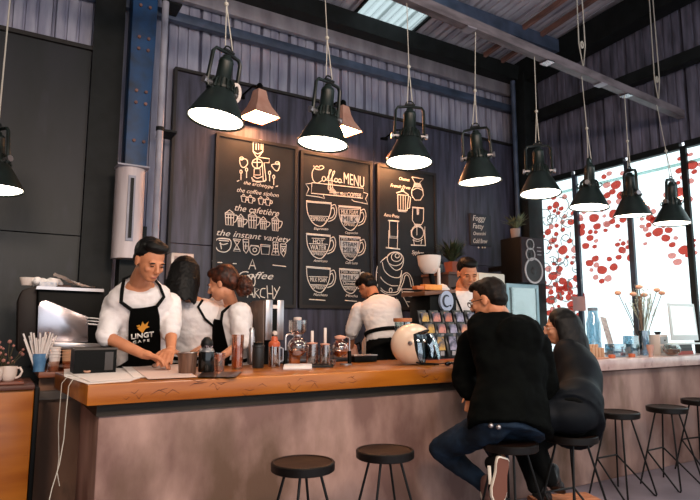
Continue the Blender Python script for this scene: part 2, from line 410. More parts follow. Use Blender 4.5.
# ------------------------------------------------------------------ suspended beam and cables
BY = 3.5; bz0, bz1 = 3.98, 3.76
def beamz(x): return bz0+(bz1-bz0)*(x-2.4)/(XW-2.4)
bt = thing('lighting_beam', 'long grey steel channel hung under the roof carrying the row of lamps', 'beam', (4, BY, 3.9))
b = B(); R = []
for x in (1.0-3.6, XW-.08):
    z = beamz(x); R.append([(x, BY-.04, z), (x, BY+.04, z), (x, BY+.04, z+.012), (x, BY-.03, z+.012), (x, BY-.03, z+.078), (x, BY+.04, z+.078), (x, BY+.04, z+.09), (x, BY-.04, z+.09)])
b.rings(R); obj('channel', b, mat('worn_channel', '#4b4448', .5, col2='#6d656a', scale=8, stretch=(.5,2,2)), bt, True)
for px in (412, 584, 657):
    x = on(1, px, 80, BY).x; z = beamz(x)
    b = B()
    for s in (-1, 1): b.tube([(x+s*.05, BY, z+.35), (x+s*.03, BY, rz(BY)-.02)], .006, 6)
    b.tube([(x-.05, BY, z+.35), (x, BY, z+.09), (x+.05, BY, z+.35)], .006, 6)
    b.tube([(x+.02*cos(a), BY, z+.35+.035*sin(a)) for a in [k*pi/4 for k in range(9)]], .008, 6)
    obj('hanger_cable', b, cordm, bt, True)
for k, px in enumerate((470, 548, 600, 625)):
    x = on(1, px, 80, BY).x; z = beamz(x)
    obj('bracket', B().box(x-.05, x+.05, BY-.05, BY+.05, z-.012, z+.0), chrome if k % 2 else greysteel, bt, True)
# ------------------------------------------------------------------ pendant lamps
def pendant():
    t = thing('pendant_lamp', '', 'lamp', (0,0,0), 0, 'industrial pendant lamps over the counter')
    b = B().lathe([(.178,.004),(.185,0),(.187,.006),(.182,.016),(.165,.05),(.128,.125),(.086,.20),(.082,.212),(.066,.215)], n=40)
    b.lathe([(.176,.006),(.16,.048),(.122,.12),(.08,.195),(.06,.205)], n=40)
    obj('shade', b, enamel, t)
    b = B().lathe([(.0001,.004),(.10,.0),(.172,.012),(.168,.02),(.0001,.02)], n=36); obj('diffuser', b, lampglow, t)
    b = B()
    for k in range(14):
        a = 2*pi*k/14; b.tube([(.092*cos(a), .092*sin(a), .198), (.078*cos(a), .078*sin(a), .26), (.062*cos(a), .062*sin(a), .275)], .007, 5)
    b.lathe([(.085,.205),(.085,.22),(.064,.225),(.06,.28)], n=24)
    for a in (0, pi/2, pi, 3*pi/2): b.tube([(.09*cos(a), .09*sin(a), .2), (.12*cos(a), .12*sin(a), .225), (.1*cos(a), .1*sin(a), .25)], .006, 6)
    obj('cooling_ribs', b, enamel, t)
    b = B().lathe([(.058,.25),(.058,.27),(.052,.28),(.048,.40),(.05,.405),(.045,.425),(.03,.435),(.026,.455),(.0001,.456)], n=24); b.bevel(.002)
    obj('lamp_housing', b, enamel, t)
    b = B().tube([(-.105,0,.2), (-.118,0,.23), (-.112,0,.44), (-.095,0,.468), (0,0,.475), (.095,0,.468), (.112,0,.44), (.118,0,.23), (.105,0,.2)], .011, 8, 1.4)
    obj('yoke', b, enamel, t)
    for s in (-1, 1):
        b = B().tube([(s*.08,0,.225), (s*.138,0,.225)], .016, 10).tube([(s*.13,0,.225), (s*.145,0,.225)], .024, 8); obj('pivot_knob', b, steel, t)
    b = B().box(-.04,.04,-.02,.02,.478,.492).tube([(-.03*cos(a),0,.5+.022*sin(a)) for a in [k*pi/5 for k in range(11)]], .006, 6); obj('hook', b, darksteel, t)
    return t
lp0 = pendant()
LAMPS = [(215.5, 115.5, 'largest pendant lamp, at the left end of the row, with a pale yoke ring', 7, 4),
 (322.5, 140, 'green-black pendant lamp hanging in front of the coffee menu board', 4, 3),
 (409, 158.5, 'green-black pendant lamp hanging before the top of the chemex and french press board', 2, -3),
 (480, 177.5, 'green-black pendant lamp before the bare panel right of the three boards', -3, 2),
 (540.5, 189.5, 'green-black pendant lamp at the dark room corner above the speaker', 0, -4),
 (589, 203, 'pendant lamp leftmost of the three wholly against the bright windows', 3, 3),
 (632.5, 211, 'middle one of the three pendant lamps against the bright window', -3, -2),
 (672, 219, 'rightmost, lowest pendant lamp with thin yoke clear against the bright window', 2, 2)]
lamps = [lp0]+[copytree(lp0) for _ in range(8)]
for i, (px, py, lab, tx, ty) in enumerate(LAMPS):
    py += 5; p = on(1, px, py, BY)
    if i == 7: p = on(1, px, py, BY-.12)
    l = lamps[i]
    l['label'] = lab
    l.location = p; rzv = [.35, .2, -.5, -.9, -.7, .5, 1.1, .1][i]
    l.rotation_euler = (radians(ty), radians(tx), rzv)
    M = Matrix.Translation(p) @ l.rotation_euler.to_matrix().to_4x4(); ROOT[l.name] = M
    top = M @ V((0,0,.52)); bz = beamz(p.x)
    if abs(p.y-BY) < .05: e = V((p.x, BY, bz))
    else: e = V((p.x, BY-.05, bz))
    mid = top.lerp(e, .35)
    b = B().tube([top+V((-.025,0,-.02)), mid, e], .0036, 6).tube([top+V((.025,0,-.02)), mid], .004, 6).ball(mid, .016)
    obj('cord', b, cordm, l, True)
    if i == 0:
        b = B().tube([(.105+.034*cos(a), -.02, .235+.06*sin(a)) for a in [k*pi/8 for k in range(17)]], .012, 8, .5); obj('pale_ring', b, ceramic, l)
# ninth lamp at the left edge
p = J(-4, 191, 4.9); l = lamps[8]; l.location = p; l.rotation_euler = (0, radians(4), 2.2); l['label'] = 'pendant lamp half cut off by the left picture edge, over the espresso machine'
M = Matrix.Translation(p) @ l.rotation_euler.to_matrix().to_4x4(); ROOT[l.name] = M
obj('cord', B().tube([M @ V((0,0,.5)), (p.x, p.y, rz(p.y)-.03)], .006, 6), cordm, l, True)
# copper wall lamps
def walllamp(px, py, Y, label, rzv=.25):
    c = J(px, py, Y); t = thing('copper_lamp', label, 'lamp', c, rzv, 'copper wall lamps over the boards')
    def sq(w, z, d=None):
        d = d or w; return [(-w, -d, z), (w, -d, z), (w, d, z), (-w, d, z)]
    b = B(); b.rings([sq(.165, 0), sq(.14, .05), sq(.095, .13), sq(.068, .21), sq(.055, .29), sq(.05, .31)], cap=False).rings([sq(.158, .003), sq(.135, .05), sq(.09, .13), sq(.06, .21), sq(.05, .29)], cap=False); obj('lamp_shade', b, copper, t, smooth=20)
    b = B().box(-.152, .152, -.152, .152, .004, .02); obj('diffuser', b, wallglow, t)
    b = B().lathe([(.035,.3),(.04,.32),(.035,.37),(.02,.39),(.0001,.39)], n=16); obj('lamp_cap', b, blackm, t)
    b = B().tube([c+V((0,0,.36)), c+V((-.05,.08,.38)), V((c.x-.12, 5.9, c.z+.30))], .011, 8).lathe([(.05,0),(.05,.02)], (c.x-.12, 5.88, c.z+.29), 14, True)
    obj('wall_arm', b, blackm, t, True)
walllamp(259, 118, 5.62, 'copper wall lamp with square mouth above the coffee archy board')
walllamp(343, 132, 5.62, 'copper wall lamp partly behind the second pendant, above the coffee menu board')
walllamp(404, 158, 5.62, 'copper wall lamp mostly behind the third pendant, above the chemex board')
# ------------------------------------------------------------------ chalkboards
YB = 5.86
def board(px0, px1, zt, zb, label):
    a = J(px0, 200, YB).x; c = J(px1, 200, YB).x
    t = thing('chalkboard', label, 'chalkboard', ((a+c)/2, YB, zb))
    obj('board_panel', B().box(a+.03, c-.03, YB, YB+.035, zb+.03, zt-.03), slate, t, True)
    b = B().box(a, a+.035, YB-.015, YB+.035, zb, zt).box(c-.035, c, YB-.015, YB+.035, zb, zt).box(a+.035, c-.035, YB-.015, YB+.035, zb, zb+.035).box(a+.035, c-.035, YB-.015, YB+.035, zt-.035, zt)
    obj('board_frame', b, boardframe, t, True); return t
ZT, ZB = J(301, 150, YB).z, J(301, 308, YB).z
bd1 = board(214, 297, ZT+.03, ZB, 'tall chalkboard with coffee archy lettering and drawings of brewers, leftmost of the three')
bd2 = board(300, 372, ZT, ZB, 'tall chalkboard headed Coffee MENU with six drawn cups, middle of the three')
bd3 = board(377, 436, ZT, ZB, 'tall chalkboard with chemex, french press and a big kettle drawn, rightmost of the three')
YC = YB-.004
def W(x, y): return on(1, x, y, YC)
class Chalk:
    def __init__(s, ox, oy, sc): s.ox, s.oy, s.sc = ox, oy, sc; s.b = B(); s.f = B(); s.t = B()
    def p(s, x, y): return W(s.ox+x/s.sc, s.oy+y/s.sc)
    def at(s, ox, oy, sc): s.ox, s.oy, s.sc = ox, oy, sc; return s
    def line(s, *pts, r=.0055, close=False):
        P = [s.p(*q) for q in pts]
        if close: P.append(P[0])
        s.b.tube(P, r, 5, .5); return s
    def curve(s, *pts, r=.0055, close=False, n=5):
        q = list(pts); out = []
        if close: q = [q[-1]]+q+[q[0], q[1]]
        else: q = [q[0]]+q+[q[-1]]
        for i in range(1, len(q)-2):
            for k in range(n):
                t = k/n; a, b_, c, d = q[i-1], q[i], q[i+1], q[i+2]
                out.append(tuple(.5*((2*b_[j])+(-a[j]+c[j])*t+(2*a[j]-5*b_[j]+4*c[j]-d[j])*t*t+(-a[j]+3*b_[j]-3*c[j]+d[j])*t**3) for j in (0, 1)))
        out.append(q[-2]); return s.line(*out, r=r)
    def circle(s, x, y, rx, ry=None, r=.0055): ry = ry or rx; return s.line(*[(x+rx*cos(a), y+ry*sin(a)) for a in [k*pi/9 for k in range(18)]], close=True, r=r)
    def fill(s, *pts): s.f.poly([s.p(*q) for q in pts], (0, .003, 0)); return s
    def txt(s, st, x0, x1, y0, h, y1=None, shear=0, bold=0.0, dark=False):
        a = s.p(x0, y0); c = s.p(x1, y1 if y1 is not None else y0); hh = h/s.sc*depth(a)/F
        d = V((0, -.004 if dark else 0, 0))
        text(s.t if not dark else s.dk, st, a+d, c+d, hh, shear, -.003, bold=bold); return s
    def flush(s, parent, nm='drawing', tn='lettering'):
        s.finish(parent, nm, tn); s.b = B(); s.f = B(); s.t = B()
    def finish(s, parent, nm0='drawing', tn='lettering'):
        for nm, bb in (('chalk_'+nm0, s.b), ('chalk_shading', s.f), ('chalk_'+tn, s.t)):
            if len(bb.bm.verts): obj(nm, bb, chalkfill if bb is s.f else chalk, parent, True, smooth=0)
            else: bb.bm.free()
c = Chalk(210, 130, 500/90)   # zoom of board 1, upper half
c.line((240,62),(240,120),(258,150),(270,150),(293,120),(295,62),close=True); c.circle(267,62,27,7); c.line((256,75),(256,110)); c.line((270,75),(270,110)); c.line((284,75),(284,110)); c.curve((242,120),(265,132),(292,120))
c.circle(262,186,28,26); c.line((262,150),(262,215)); c.line((275,152),(330,160),(328,182),(300,182),(312,280),(296,282),(290,180)); c.line((240,180),(284,180)); c.line((246,215),(278,215),(280,250),(244,250),close=True); c.curve((230,265),(262,290),(310,280)); c.curve((240,255),(262,268),(292,258)); c.line((232,262),(236,284),(306,286),(310,268))
for q in (((165,165),(172,200),(190,208),(208,190),(206,168),(190,160)), ((342,195),(360,222),(376,226),(386,204),(384,184),(368,188))): c.curve(*q, close=True)
c.circle(176,158,10,8); c.circle(374,184,11,8)
for x, y in ((172,232),(203,220),(331,238),(354,260)): c.circle(x, y, 6, 9); c.line((x, y+10), (x, y+46))
c.line((150,286),(162,280)); c.line((365,314),(377,312))
c.flush(bd1, 'siphon'); c.txt('the archetype', 188, 352, 300, 20, 326, .35); c.flush(bd1); c.txt('the coffee siphon', 150, 382, 342, 24, 374, .35); c.flush(bd1)
for x in (172, 210, 268, 306):
    y = 366+(x-172)*.14; c.line((x, y), (x+6, y+32), (x+24, y+36), (x+30, y+4), close=True); c.circle(x+34, y+16, 6, 8); c.line((x+8, y-4), (x+14, y-10), (x+22, y-2))
c.flush(bd1, 'pots'); c.txt('the cafetière', 138, 384, 446, 36, 480, .35); c.flush(bd1)
c.at(210, 210, 474/90)
for x, y, w, h in ((80,14,46,64),(146,36,32,52),(202,26,44,68),(264,50,34,50),(326,46,36,62)):
    c.line((x, y), (x+4, y+h), (x+w-4, y+h+3), (x+w, y+4), close=True); c.line((x, y+8), (x+w, y+12)); c.line((x+w*.35, y+10), (x+w*.35, y+h)); c.line((x+w*.65, y+10), (x+w*.65, y+h)); c.curve((x+w, y+12), (x+w+18, y+18), (x+w+10, y+h*.7), (x+w-2, y+h*.8)); c.line((x+4, y), (x+w/2, y-14), (x+w-4, y))
    c.line((x, y+h*.4), (x+w, y+h*.4+2))
c.flush(bd1, 'cafetieres'); c.txt('the instant variety', 36, 424, 132, 32, 172, .35); c.flush(bd1)
c.curve((40,152),(30,190),(48,216),(84,220),(108,196),(104,156),close=True); c.line((42,150),(104,154)); c.curve((50,176),(70,182),(94,176)); c.line((54,170),(60,206)); c.line((46,160),(100,164))
c.line((122,152),(162,156),(142,184),(160,218),(124,216),(140,184),close=True); c.line((126,206),(158,208)); c.line((130,162),(154,164))
c.line((174,154),(204,156),(202,210),(190,228),(178,212),close=True); c.line((174,168),(204,170)); c.line((188,176),(188,206)); c.line((182,190),(198,190))
c.curve((214,190),(212,220),(234,236),(256,226),(258,196),close=True); c.line((214,186),(256,190)); c.circle(236,210,10)
c.line((266,182),(316,186),(310,234),(272,232),close=True); c.line((268,190),(314,194))
c.line((332,168),(358,170),(356,200),(364,238),(324,236),(334,200),close=True); c.line((336,184),(356,184)); c.line((336,204),(358,204)); c.line((334,220),(360,220)); c.line((345,176),(345,230))
c.line((372,178),(402,182),(398,224),(388,246),(374,226),close=True); c.line((374,192),(400,194)); c.line((380,200),(394,222)); c.line((394,200),(380,222))
c.line((10,268),(26,270)); c.line((40,276),(64,277)); c.line((120,282),(140,283)); c.line((330,290),(400,298))
c.flush(bd1, 'brewers'); c.line((204,312),(224,260),(240,312)); c.line((210,292),(236,294))
c.txt('Coffee', 150, 334, 358, 38, 366, .4)
c.curve((200,340),(194,370),(206,396),(214,372),(206,344)); c.curve((224,340),(218,372),(230,400),(238,374),(230,344))
c.line((196,462),(212,408),(230,462)); c.line((200,444),(228,446)); c.line((236,462),(236,410),(258,418),(238,436),(262,464)); c.curve((292,414),(270,418),(266,452),(290,462)); c.line((300,398),(304,466)); c.line((304,440),(330,442)); c.line((328,398),(332,468)); c.line((338,410),(352,436)); c.line((368,404),(336,470))
c.finish(bd1)
# board 2
c = Chalk(298, 150, 471/80)
c.curve((128,108),(108,96),(84,130),(88,175),(112,195),(140,180)); c.curve((92,92),(104,112),(132,116),(152,104),(140,92),(118,100))
c.circle(152,170,10,14); c.curve((168,175),(190,130),(196,118),(184,124),(180,190),(178,230),(190,232),(188,190)); c.curve((192,175),(212,140),(216,124),(204,134),(200,186),(204,222)); c.circle(224,178,9,11); c.circle(246,182,9,11); c.line((162,176),(262,192))
c.txt('MENU', 270, 390, 196, 66, 222)
c.line((82,192),(78,255),(380,285),(386,226),close=True); c.line((82,196),(46,200),(64,228),(48,266),(130,278),(156,286),(148,262)); c.line((386,250),(412,258),(398,288),(410,318),(330,302),(316,292))
c.txt('BUT FIRST', 210, 288, 262, 18, 270, .1, .01); c.txt('COFFEE', 290, 372, 272, 24, 281, 0, .015)
for k in range(7): c.line((186, 222+k*5), (208+k*4, 224+k*5), r=.003)
c.flush(bd2, 'banner')
def cup(x, y, w, h, bands, name, hs=1.0, fillb=()):
    s = .08
    c.line((x, y), (x+w, y+w*s)); c.line((x-2, y-6), (x+w+2, y-6+w*s))
    c.curve((x, y), (x+w*.04, y+h*.45), (x+w*.2, y+h*.82), (x+w*.38, y+h), (x+w*.62, y+h+w*s*.6), (x+w*.84, y+h*.8), (x+w*.97, y+h*.45), (x+w, y+w*s))
    c.curve((x+w, y+h*.18), (x+w+22*hs, y+h*.12), (x+w+32*hs, y+h*.4), (x+w+18*hs, y+h*.72), (x+w*.88, y+h*.85)); c.curve((x+w, y+h*.3), (x+w+12*hs, y+h*.25), (x+w+20*hs, y+h*.45), (x+w+8*hs, y+h*.65), (x+w*.93, y+h*.72))
    for (t, f0, f1, ins) in bands:
        xa, xb = x+w*ins, x+w*(1-ins); ya, yb = y+h*f0, y+h*f1
        c.line((xa, ya), (xb, ya+4), r=.004)
        if t in fillb:
            c.fill((xa, ya), (xb, ya+5), (xb-2, yb+5), (xa+2, yb)); c.dkb.append((t, xa+w*.1, xb-w*.1, yb-2, (yb-ya)*.78))
        else: c.txt(t, xa+w*.06, xb-w*.06, yb-2, (yb-ya)*.8, yb+3)
    c.txt(name, x+w*.3, x+w*.88, y+h+26, 15, y+h+30, .3); c.flush(bd2, 'cup', 'cup_name')
c.dkb = []
cup(50, 306, 146, 136, [('ESPRESSO', .6, .82, .12)], 'Espresso')
cup(240, 334, 128, 132, [('MILK FOAM', .1, .33, .06), ('MILK', .36, .66, .08), ('ESPRESSO', .68, .85, .2)], 'Cappuccino', fillb=('MILK',))
c.at(298, 225, 471/80)
cup(50, 56, 140, 134, [('HOT', .16, .4, .22), ('WATER', .4, .68, .1), ('ESPRESSO', .72, .9, .16)], 'Americano')
cup(244, 70, 122, 132, [('MILK FOAM', -.02, .14, .04), ('STEAM', .18, .42, .06), ('MILK', .42, .68, .08), ('ESPRESSO', .74, .9, .18)], 'Caffe Latte', fillb=('STEAM', 'MILK'))
cup(50, 250, 140, 140, [('MILK FOAM', .38, .6, .1), ('ESPRESSO', .72, .9, .16)], 'Macchiato')
cup(244, 262, 122, 134, [('Milk Foam', .0, .16, .04), ('MILK', .2, .44, .06), ('Chocolate', .5, .68, .12), ('ESPRESSO', .74, .9, .2)], 'Mocha', fillb=('MILK',))
c.line((66,438),(160,444)); c.line((276,444),(346,450))
dk = B()
# dark lettering on the chalk-filled bands (chart positions of the two zooms)
for (t, xa, xb, yb, h) in c.dkb[:1]:
    c.at(298, 150, 471/80); a = c.p(xa, yb)+V((0,-.004,0)); e = c.p(xb, yb+5)+V((0,-.004,0)); text(dk, t, a, e, h/c.sc*depth(a)/F, 0, -.003)
for (t, xa, xb, yb, h) in c.dkb[1:]:
    c.at(298, 225, 471/80); a = c.p(xa, yb)+V((0,-.004,0)); e = c.p(xb, yb+5)+V((0,-.004,0)); text(dk, t, a, e, h/c.sc*depth(a)/F, 0, -.003)
c.finish(bd2); obj('dark_lettering', dk, slate, bd2, True, smooth=0)
# board 3
c = Chalk(374, 160, 412/66)
c.txt('Chemex', 158, 224, 124, 20, 134, .3); c.txt('French Press', 104, 228, 166, 20, 184, .3); c.txt('Aero Press', 62, 158, 350, 22, 364, .3)
c.line((236,106),(308,118),(280,148),(304,182),(308,220),(290,250),(256,250),(236,220),(236,186),(258,148),close=True); c.fill((252,140),(290,146),(300,172),(244,168)); c.curve((240,190),(270,176),(304,190)); c.curve((246,170),(234,200),(242,236))
c.line((148,216),(216,222),(206,316),(150,312),close=True,r=.008); c.line((166,222),(166,308)); c.line((182,222),(182,308)); c.line((196,224),(196,310)); c.line((140,206),(180,192),(216,218),r=.008); c.circle(178,188,8); c.line((214,226),(228,232),(222,300),(206,304),r=.008); c.fill((150,308),(204,312),(202,326),(152,322))
c.flush(bd3, 'chemex_and_press'); c.line((240,296),(310,302),r=.01); c.line((242,300),(240,376),(254,400),(296,404),(308,380),(310,304)); c.fill((266,300),(282,302),(280,342),(268,342)); c.circle(272,452,38,44); c.fill((250,400),(294,406),(290,420),(254,414)); c.line((268,410),(268,470)); c.line((318,416),(316,490))
c.line((96,380),(98,480)); c.line((148,384),(146,484)); c.line((88,378),(156,384),r=.009); c.fill((96,476),(146,480),(146,492),(96,488))
c.at(370, 230, 467/70)
c.line((126,0),(124,118)); c.line((186,0),(182,124)); c.line((106,118),(200,128),r=.009); c.fill((130,38),(180,42),(178,54),(132,50))
c.line((274,0),(276,40),(300,62)); c.line((364,0),(370,104),(274,100),r=.009); c.line((290,62),(296,96)); c.line((346,60),(340,96)); c.curve((284,66),(320,76),(352,62)); c.circle(318,20,40,42)
c.txt('Syphon', 280, 360, 160, 26, 166, .3); c.flush(bd3, 'siphon')
for r_ in ((182,172,14,14),(176,180,34,30),(168,192,54,46)): c.circle(*r_)
c.curve((112,180),(130,230),(170,268),(205,256),(222,220),(220,180),(190,150),(150,150),(118,170))
c.curve((82,214),(96,270),(140,310),(196,316),(212,270)); c.curve((48,280),(90,340),(140,370),(188,372)); c.curve((112,178),(70,215),(46,260),(44,350),(70,400),(120,430),(180,428),(210,390)); c.curve((50,360),(90,405),(130,418),(180,412),(200,380)); c.circle(138,402,10,14)
c.line((212,268),(200,376)); c.curve((184,400),(210,340),(220,300),(244,286),(266,300),(284,340),(288,378)); c.curve((196,408),(222,350),(232,310),(246,300),(262,318),(276,380))
c.curve((212,392),(220,440),(240,480),(262,520)); 
for y in (394, 412, 442, 478): c.line((216+(y-394)*.3, y), (300-(y-394)*.4, y+2))
c.txt('Drip', 150, 190, 476, 28, 480, .2)
c.finish(bd3)
# small sign
ws = thing('drinks_sign', 'small dark sign listing drinks in white hand lettering on the bare wall panel', 'sign', J(480, 250, 5.88))
P0, P1 = J(469.5, 213, 5.88), J(491, 247, 5.88)
obj('sign_panel', B().box(P0.x, P1.x, 5.86, 5.9, P1.z, P0.z).bevel(.004), mat('slate_grey', '#2e313a', .5), ws, True)
b = B(); YS = 5.855
def st(s, x0, x1, y, h, yb=None):
    a = J(464+x0/10, 205+y/10, YS); e = J(464+x1/10, 205+(yb or y)/10, YS); text(b, s, a, e, h/10*depth(a)/F, .2, -.002, bold=.01)
st('Foggy', 90, 220, 155, 55, 160); st('Fatty', 90, 200, 230, 50, 240); st('Oreoccini', 95, 220, 300, 36, 302); st('Cold Brew', 95, 235, 380, 46, 384)
for x in (145, 185, 210): b.ball(J(464+x/10, 205+42.5, YS), .014, sub=1)
obj('sign_lettering', b, chalk, ws, True, smooth=0)
# ------------------------------------------------------------------ counter
CT = 1.06
counter = thing('counter', 'long concrete bar counter topped with orange timber and, further right, pink marble', 'counter', (3.5, 3.8, 0))
b = B().rings([[(x, y, z) for x, y in ((.42,3.28),(3.92,3.28),(3.92,4.26),(.35,4.32))] for z in (.952, CT)]).bevel(.008); obj('timber_top', b, wood, counter, True)
b = B().rings([[(x, y, z) for x, y in ((3.925,3.28),(XW-.03,3.28),(XW-.03,4.2),(3.925,4.26))] for z in (.962, CT)]).bevel(.008); obj('marble_top', b, marble, counter, True)
xl = J(97, 440, 3.37).x
b = B().box(xl, XW-.03, 3.37, 4.12, 0, .948).bevel(.01); obj('concrete_body', b, concrete, counter, True)
b = B().box(xl-.012, 3.9, 3.355, 4.13, .885, .95); obj('dark_band', b, mat('dark_band_brown', '#221f1b', .7, spec=.2, col2='#2f2a24', scale=6, stretch=(.3,2,2)), counter, True)  # dark brown band round the body just under the timber top
# grain splits in the front edge
b = B(); r_ = random.Random(3)
for px0, py0, n in ((203, 383, 9), (160, 392, 3), (300, 384, 6), (420, 376, 5), (345, 382, 4), (250, 390, 3), (125, 395, 3)):
    for k in range(n):
        a = J(px0+r_.uniform(-14, 14), py0+r_.uniform(-4, 4), 3.279); L = r_.uniform(.02, .09)
        b.tube([a, a+V((L*.5, 0, r_.uniform(-.03, .03))), a+V((L, 0, r_.uniform(-.015, .015)))], [.0006, .0018, .0006], 5)
obj('wood_splits', b, mat('split_brown', '#4a210c', .8), counter, True)
# left end: low cabinet, worktop, panel
cx = J(31, 440, 4.3).x
cab = thing('low_cabinet', 'orange varnished low cabinet at the left picture edge', 'cabinet', (-.4, 4.6, 0))
obj('cabinet_body', B().box(-1.2, cx, 4.3, 4.9, 0, .955).bevel(.008), wood, cab, True)
obj('cabinet_edge', B().box(cx+.002, cx+.03, 4.29, 4.9, 0, .965).bevel(.004), blackm, cab, True)
obj('cabinet_top', B().box(-1.2, cx+.0, 4.27, 4.9, .957, .985).bevel(.005), mat('dark_brown_top', '#4a2518', .5), cab, True)
wt = thing('back_worktop', 'brown wooden worktop with plywood front between the cabinet and the bar counter', 'worktop', (.6, 4.9, 0))
obj('worktop_board', B().box(cx+.035, 0.76, 4.62, 5.7, 1.0, 1.04).bevel(.005), mat('brown_wood', '#6b3a22', .45, col2='#8a4c2b', scale=4, stretch=(.4,3,3)), wt, True)
obj('front_panel', B().box(cx+.05, .75, 4.75, 4.78, 0, .995), mat('raw_plywood', '#6b4a38', .7, col2='#84604a', scale=3, stretch=(1,1,.4), col3='#4c3a30', scale3=4), wt, True)
obj('shelf_rail', B().box(cx+.05, .75, 4.70, 4.745, .84, .90), mat('grey_wood', '#5f5752', .7), wt, True)
bc = thing('back_counter', 'dark steel counter along the wall under the chalkboards', 'counter', (3.2, 5.55, 0))
obj('counter_top', B().box(1.3, 4.35, 5.25, 5.85, 1.0, 1.03).bevel(.004), mat('dull_steel', '#6e6c70', .35, .8), bc, True)
obj('counter_front', B().box(1.32, 4.33, 5.3, 5.84, 0, .995), darksteel, bc, True)
# hanging wire at the counter end
a0 = T(62, 376); Yw = 4.05
b = B().tube([(.42,3.62,1.072), (.385,3.6,1.068), (.365,3.6,1.03), (.36,3.6,.9), (.355,3.58,.75), (.34,3.57,.62), (.31,3.56,.5), (.29,3.55,.38), (.3,3.56,.28), (.28,3.57,0.16)], .0028, 6)
b.tube([(.41,3.8,1.068), (.375,3.79,1.067), (.345,3.78,1.03), (.34,3.76,.8), (.35,3.72,.62), (.34,3.66,.56), (.35,3.6,.5)], .0022, 6)
single('power_wire', b, cordm, 'thin pale wire dangling down the left end of the bar counter', 'wire')
# ------------------------------------------------------------------ espresso machine, left, seen from its back
em = thing('espresso_machine', 'large black espresso machine with a shiny chrome back panel at the left', 'espresso machine', (.5, 4.9, 1.04))
Ye = 4.98
def poly_px(b, pts, Y, d): b.poly([J(x, y, Y) for x, y in pts], (0, d, 0)); return b
b = B(); poly_px(b, [(37,288),(40,285),(104,288),(106,352),(36,352)], Ye, .5); b.bevel(.02, 3); obj('machine_body', b, blackm, em, True)
b = B(); poly_px(b, [(37,343),(38,306),(41,301),(46,300),(88,317),(88,342)], Ye-.012, .012); b.bevel(.004); obj('back_panel', b, chrome, em, True)
b = B(); poly_px(b, [(17,345),(18,300),(22,290),(38,285),(38,352),(17,352)], Ye+.04, .4); b.bevel(.012); obj('side_cheek', b, mat('brown_plastic', '#1d1511', .5, spec=.2), em, True)
b = B(); poly_px(b, [(36,289),(104,292),(104,289),(37,286)], Ye-.05, .6); obj('cup_tray', b, steel, em, True)
b = B(); poly_px(b, [(50,342),(106,344),(106,350),(50,349)], Ye-.14, .14); b.bevel(.004); obj('drip_tray', b, steel, em, True)
for xx in (40, 100):
    p = J(xx, 350, Ye+.02); b = B().tube([(p.x, p.y+.02, 1.041), (p.x, p.y+.02, p.z+.02)], .03, 12); obj('foot', b, blackm, em, True)
    obj('foot', B().tube([(p.x, p.y+.4, 1.041), (p.x, p.y+.4, p.z+.02)], .03, 12), blackm, em, True)
b = B(); p = J(93, 327, Ye-.05)
for k in range(3): b.tube([J(88, 318+k*3, Ye-.03), J(100, 319+k*3, Ye-.03)], .008, 8)
obj('steam_fittings', b, steel, em, True)
ztop = J(60, 287, Ye).z
def blobcloth(px, py, w, h, Y, m, name, label, seed, parts):
    rr = random.Random(seed); b = B(); c = J(px, py, Y)
    for k in range(parts):
        b.ball(c+V((rr.uniform(-w, w), rr.uniform(-.08, .08), h*(.8 if k else 1)+rr.uniform(-.01, .01))), (rr.uniform(.4, .6)*w, .07, h), sub=2)
    nb = blob(b, .01, 6, .012, .05)
    for v in nb.bm.verts:
        if v.co.z < c.z+.003: v.co.z = c.z+.003
    return single(name, nb, m, label, 'cloth')
p = J(50, 287, 4.95)
blobcloth(46, 288.2, .11, .042, 5.15, whitecloth, 'folded_cloth', 'crumpled white cloth on the left of the espresso machine top', 3, 6)
b = B(); c = J(70, 288.0, 5.12)
R = []
for i in range(9):
    t = i/8; x = c.x-.12+.3*t; z = c.z+.004+.10*max(0, 1-t*1.15)
    R.append([V((x, c.y-.06+.14*j/6, z+.012*sin(j*1.3+i))) for j in range(7)])
b.rings(R, cap=False, closed=False)
bmesh.ops.solidify(b.bm, geom=b.bm.faces[:], thickness=.01)
single('cloth_bag', b, whitecloth, 'white bag with brown stain sloping down on the espresso machine top', 'bag')
b = B(); c0_ = J(39, 289, 4.98); c1_ = J(56, 290, 4.98); b.box(c0_.x, c1_.x, 4.96, 5.04, c0_.z+.003, c0_.z+.055).bevel(.004)
bx = single('label_box', b, mat('pale_blue_box', '#9aa3b2', .6, col2='#c9c6c8', scale=40), 'small pale blue printed box at the edge of the espresso machine top', 'box')
b = B().box(J(57,290,4.98).x, J(71,290,4.98).x, 4.96, 5.02, c0_.z+.003, c0_.z+.035).bevel(.01, 3)
single('dark_box', b, mat('dark_brown_box', '#3a1e14', .6), 'small dark brown box beside the pale blue box on the espresso machine', 'box')
b = B(); p = J(27, 287, 5.14); b.lathe([(.04,0),(.055,.05),(.056,.06),(.05,.06),(.038,.006)], (p.x, p.y, J(27,285,5.1).z), 20); single('white_cup', b, ceramic, 'white cup standing on the left corner of the espresso machine', 'cup')
# ------------------------------------------------------------------ left worktop objects
WZ = 1.041
def mpp(p): return depth(p)/F
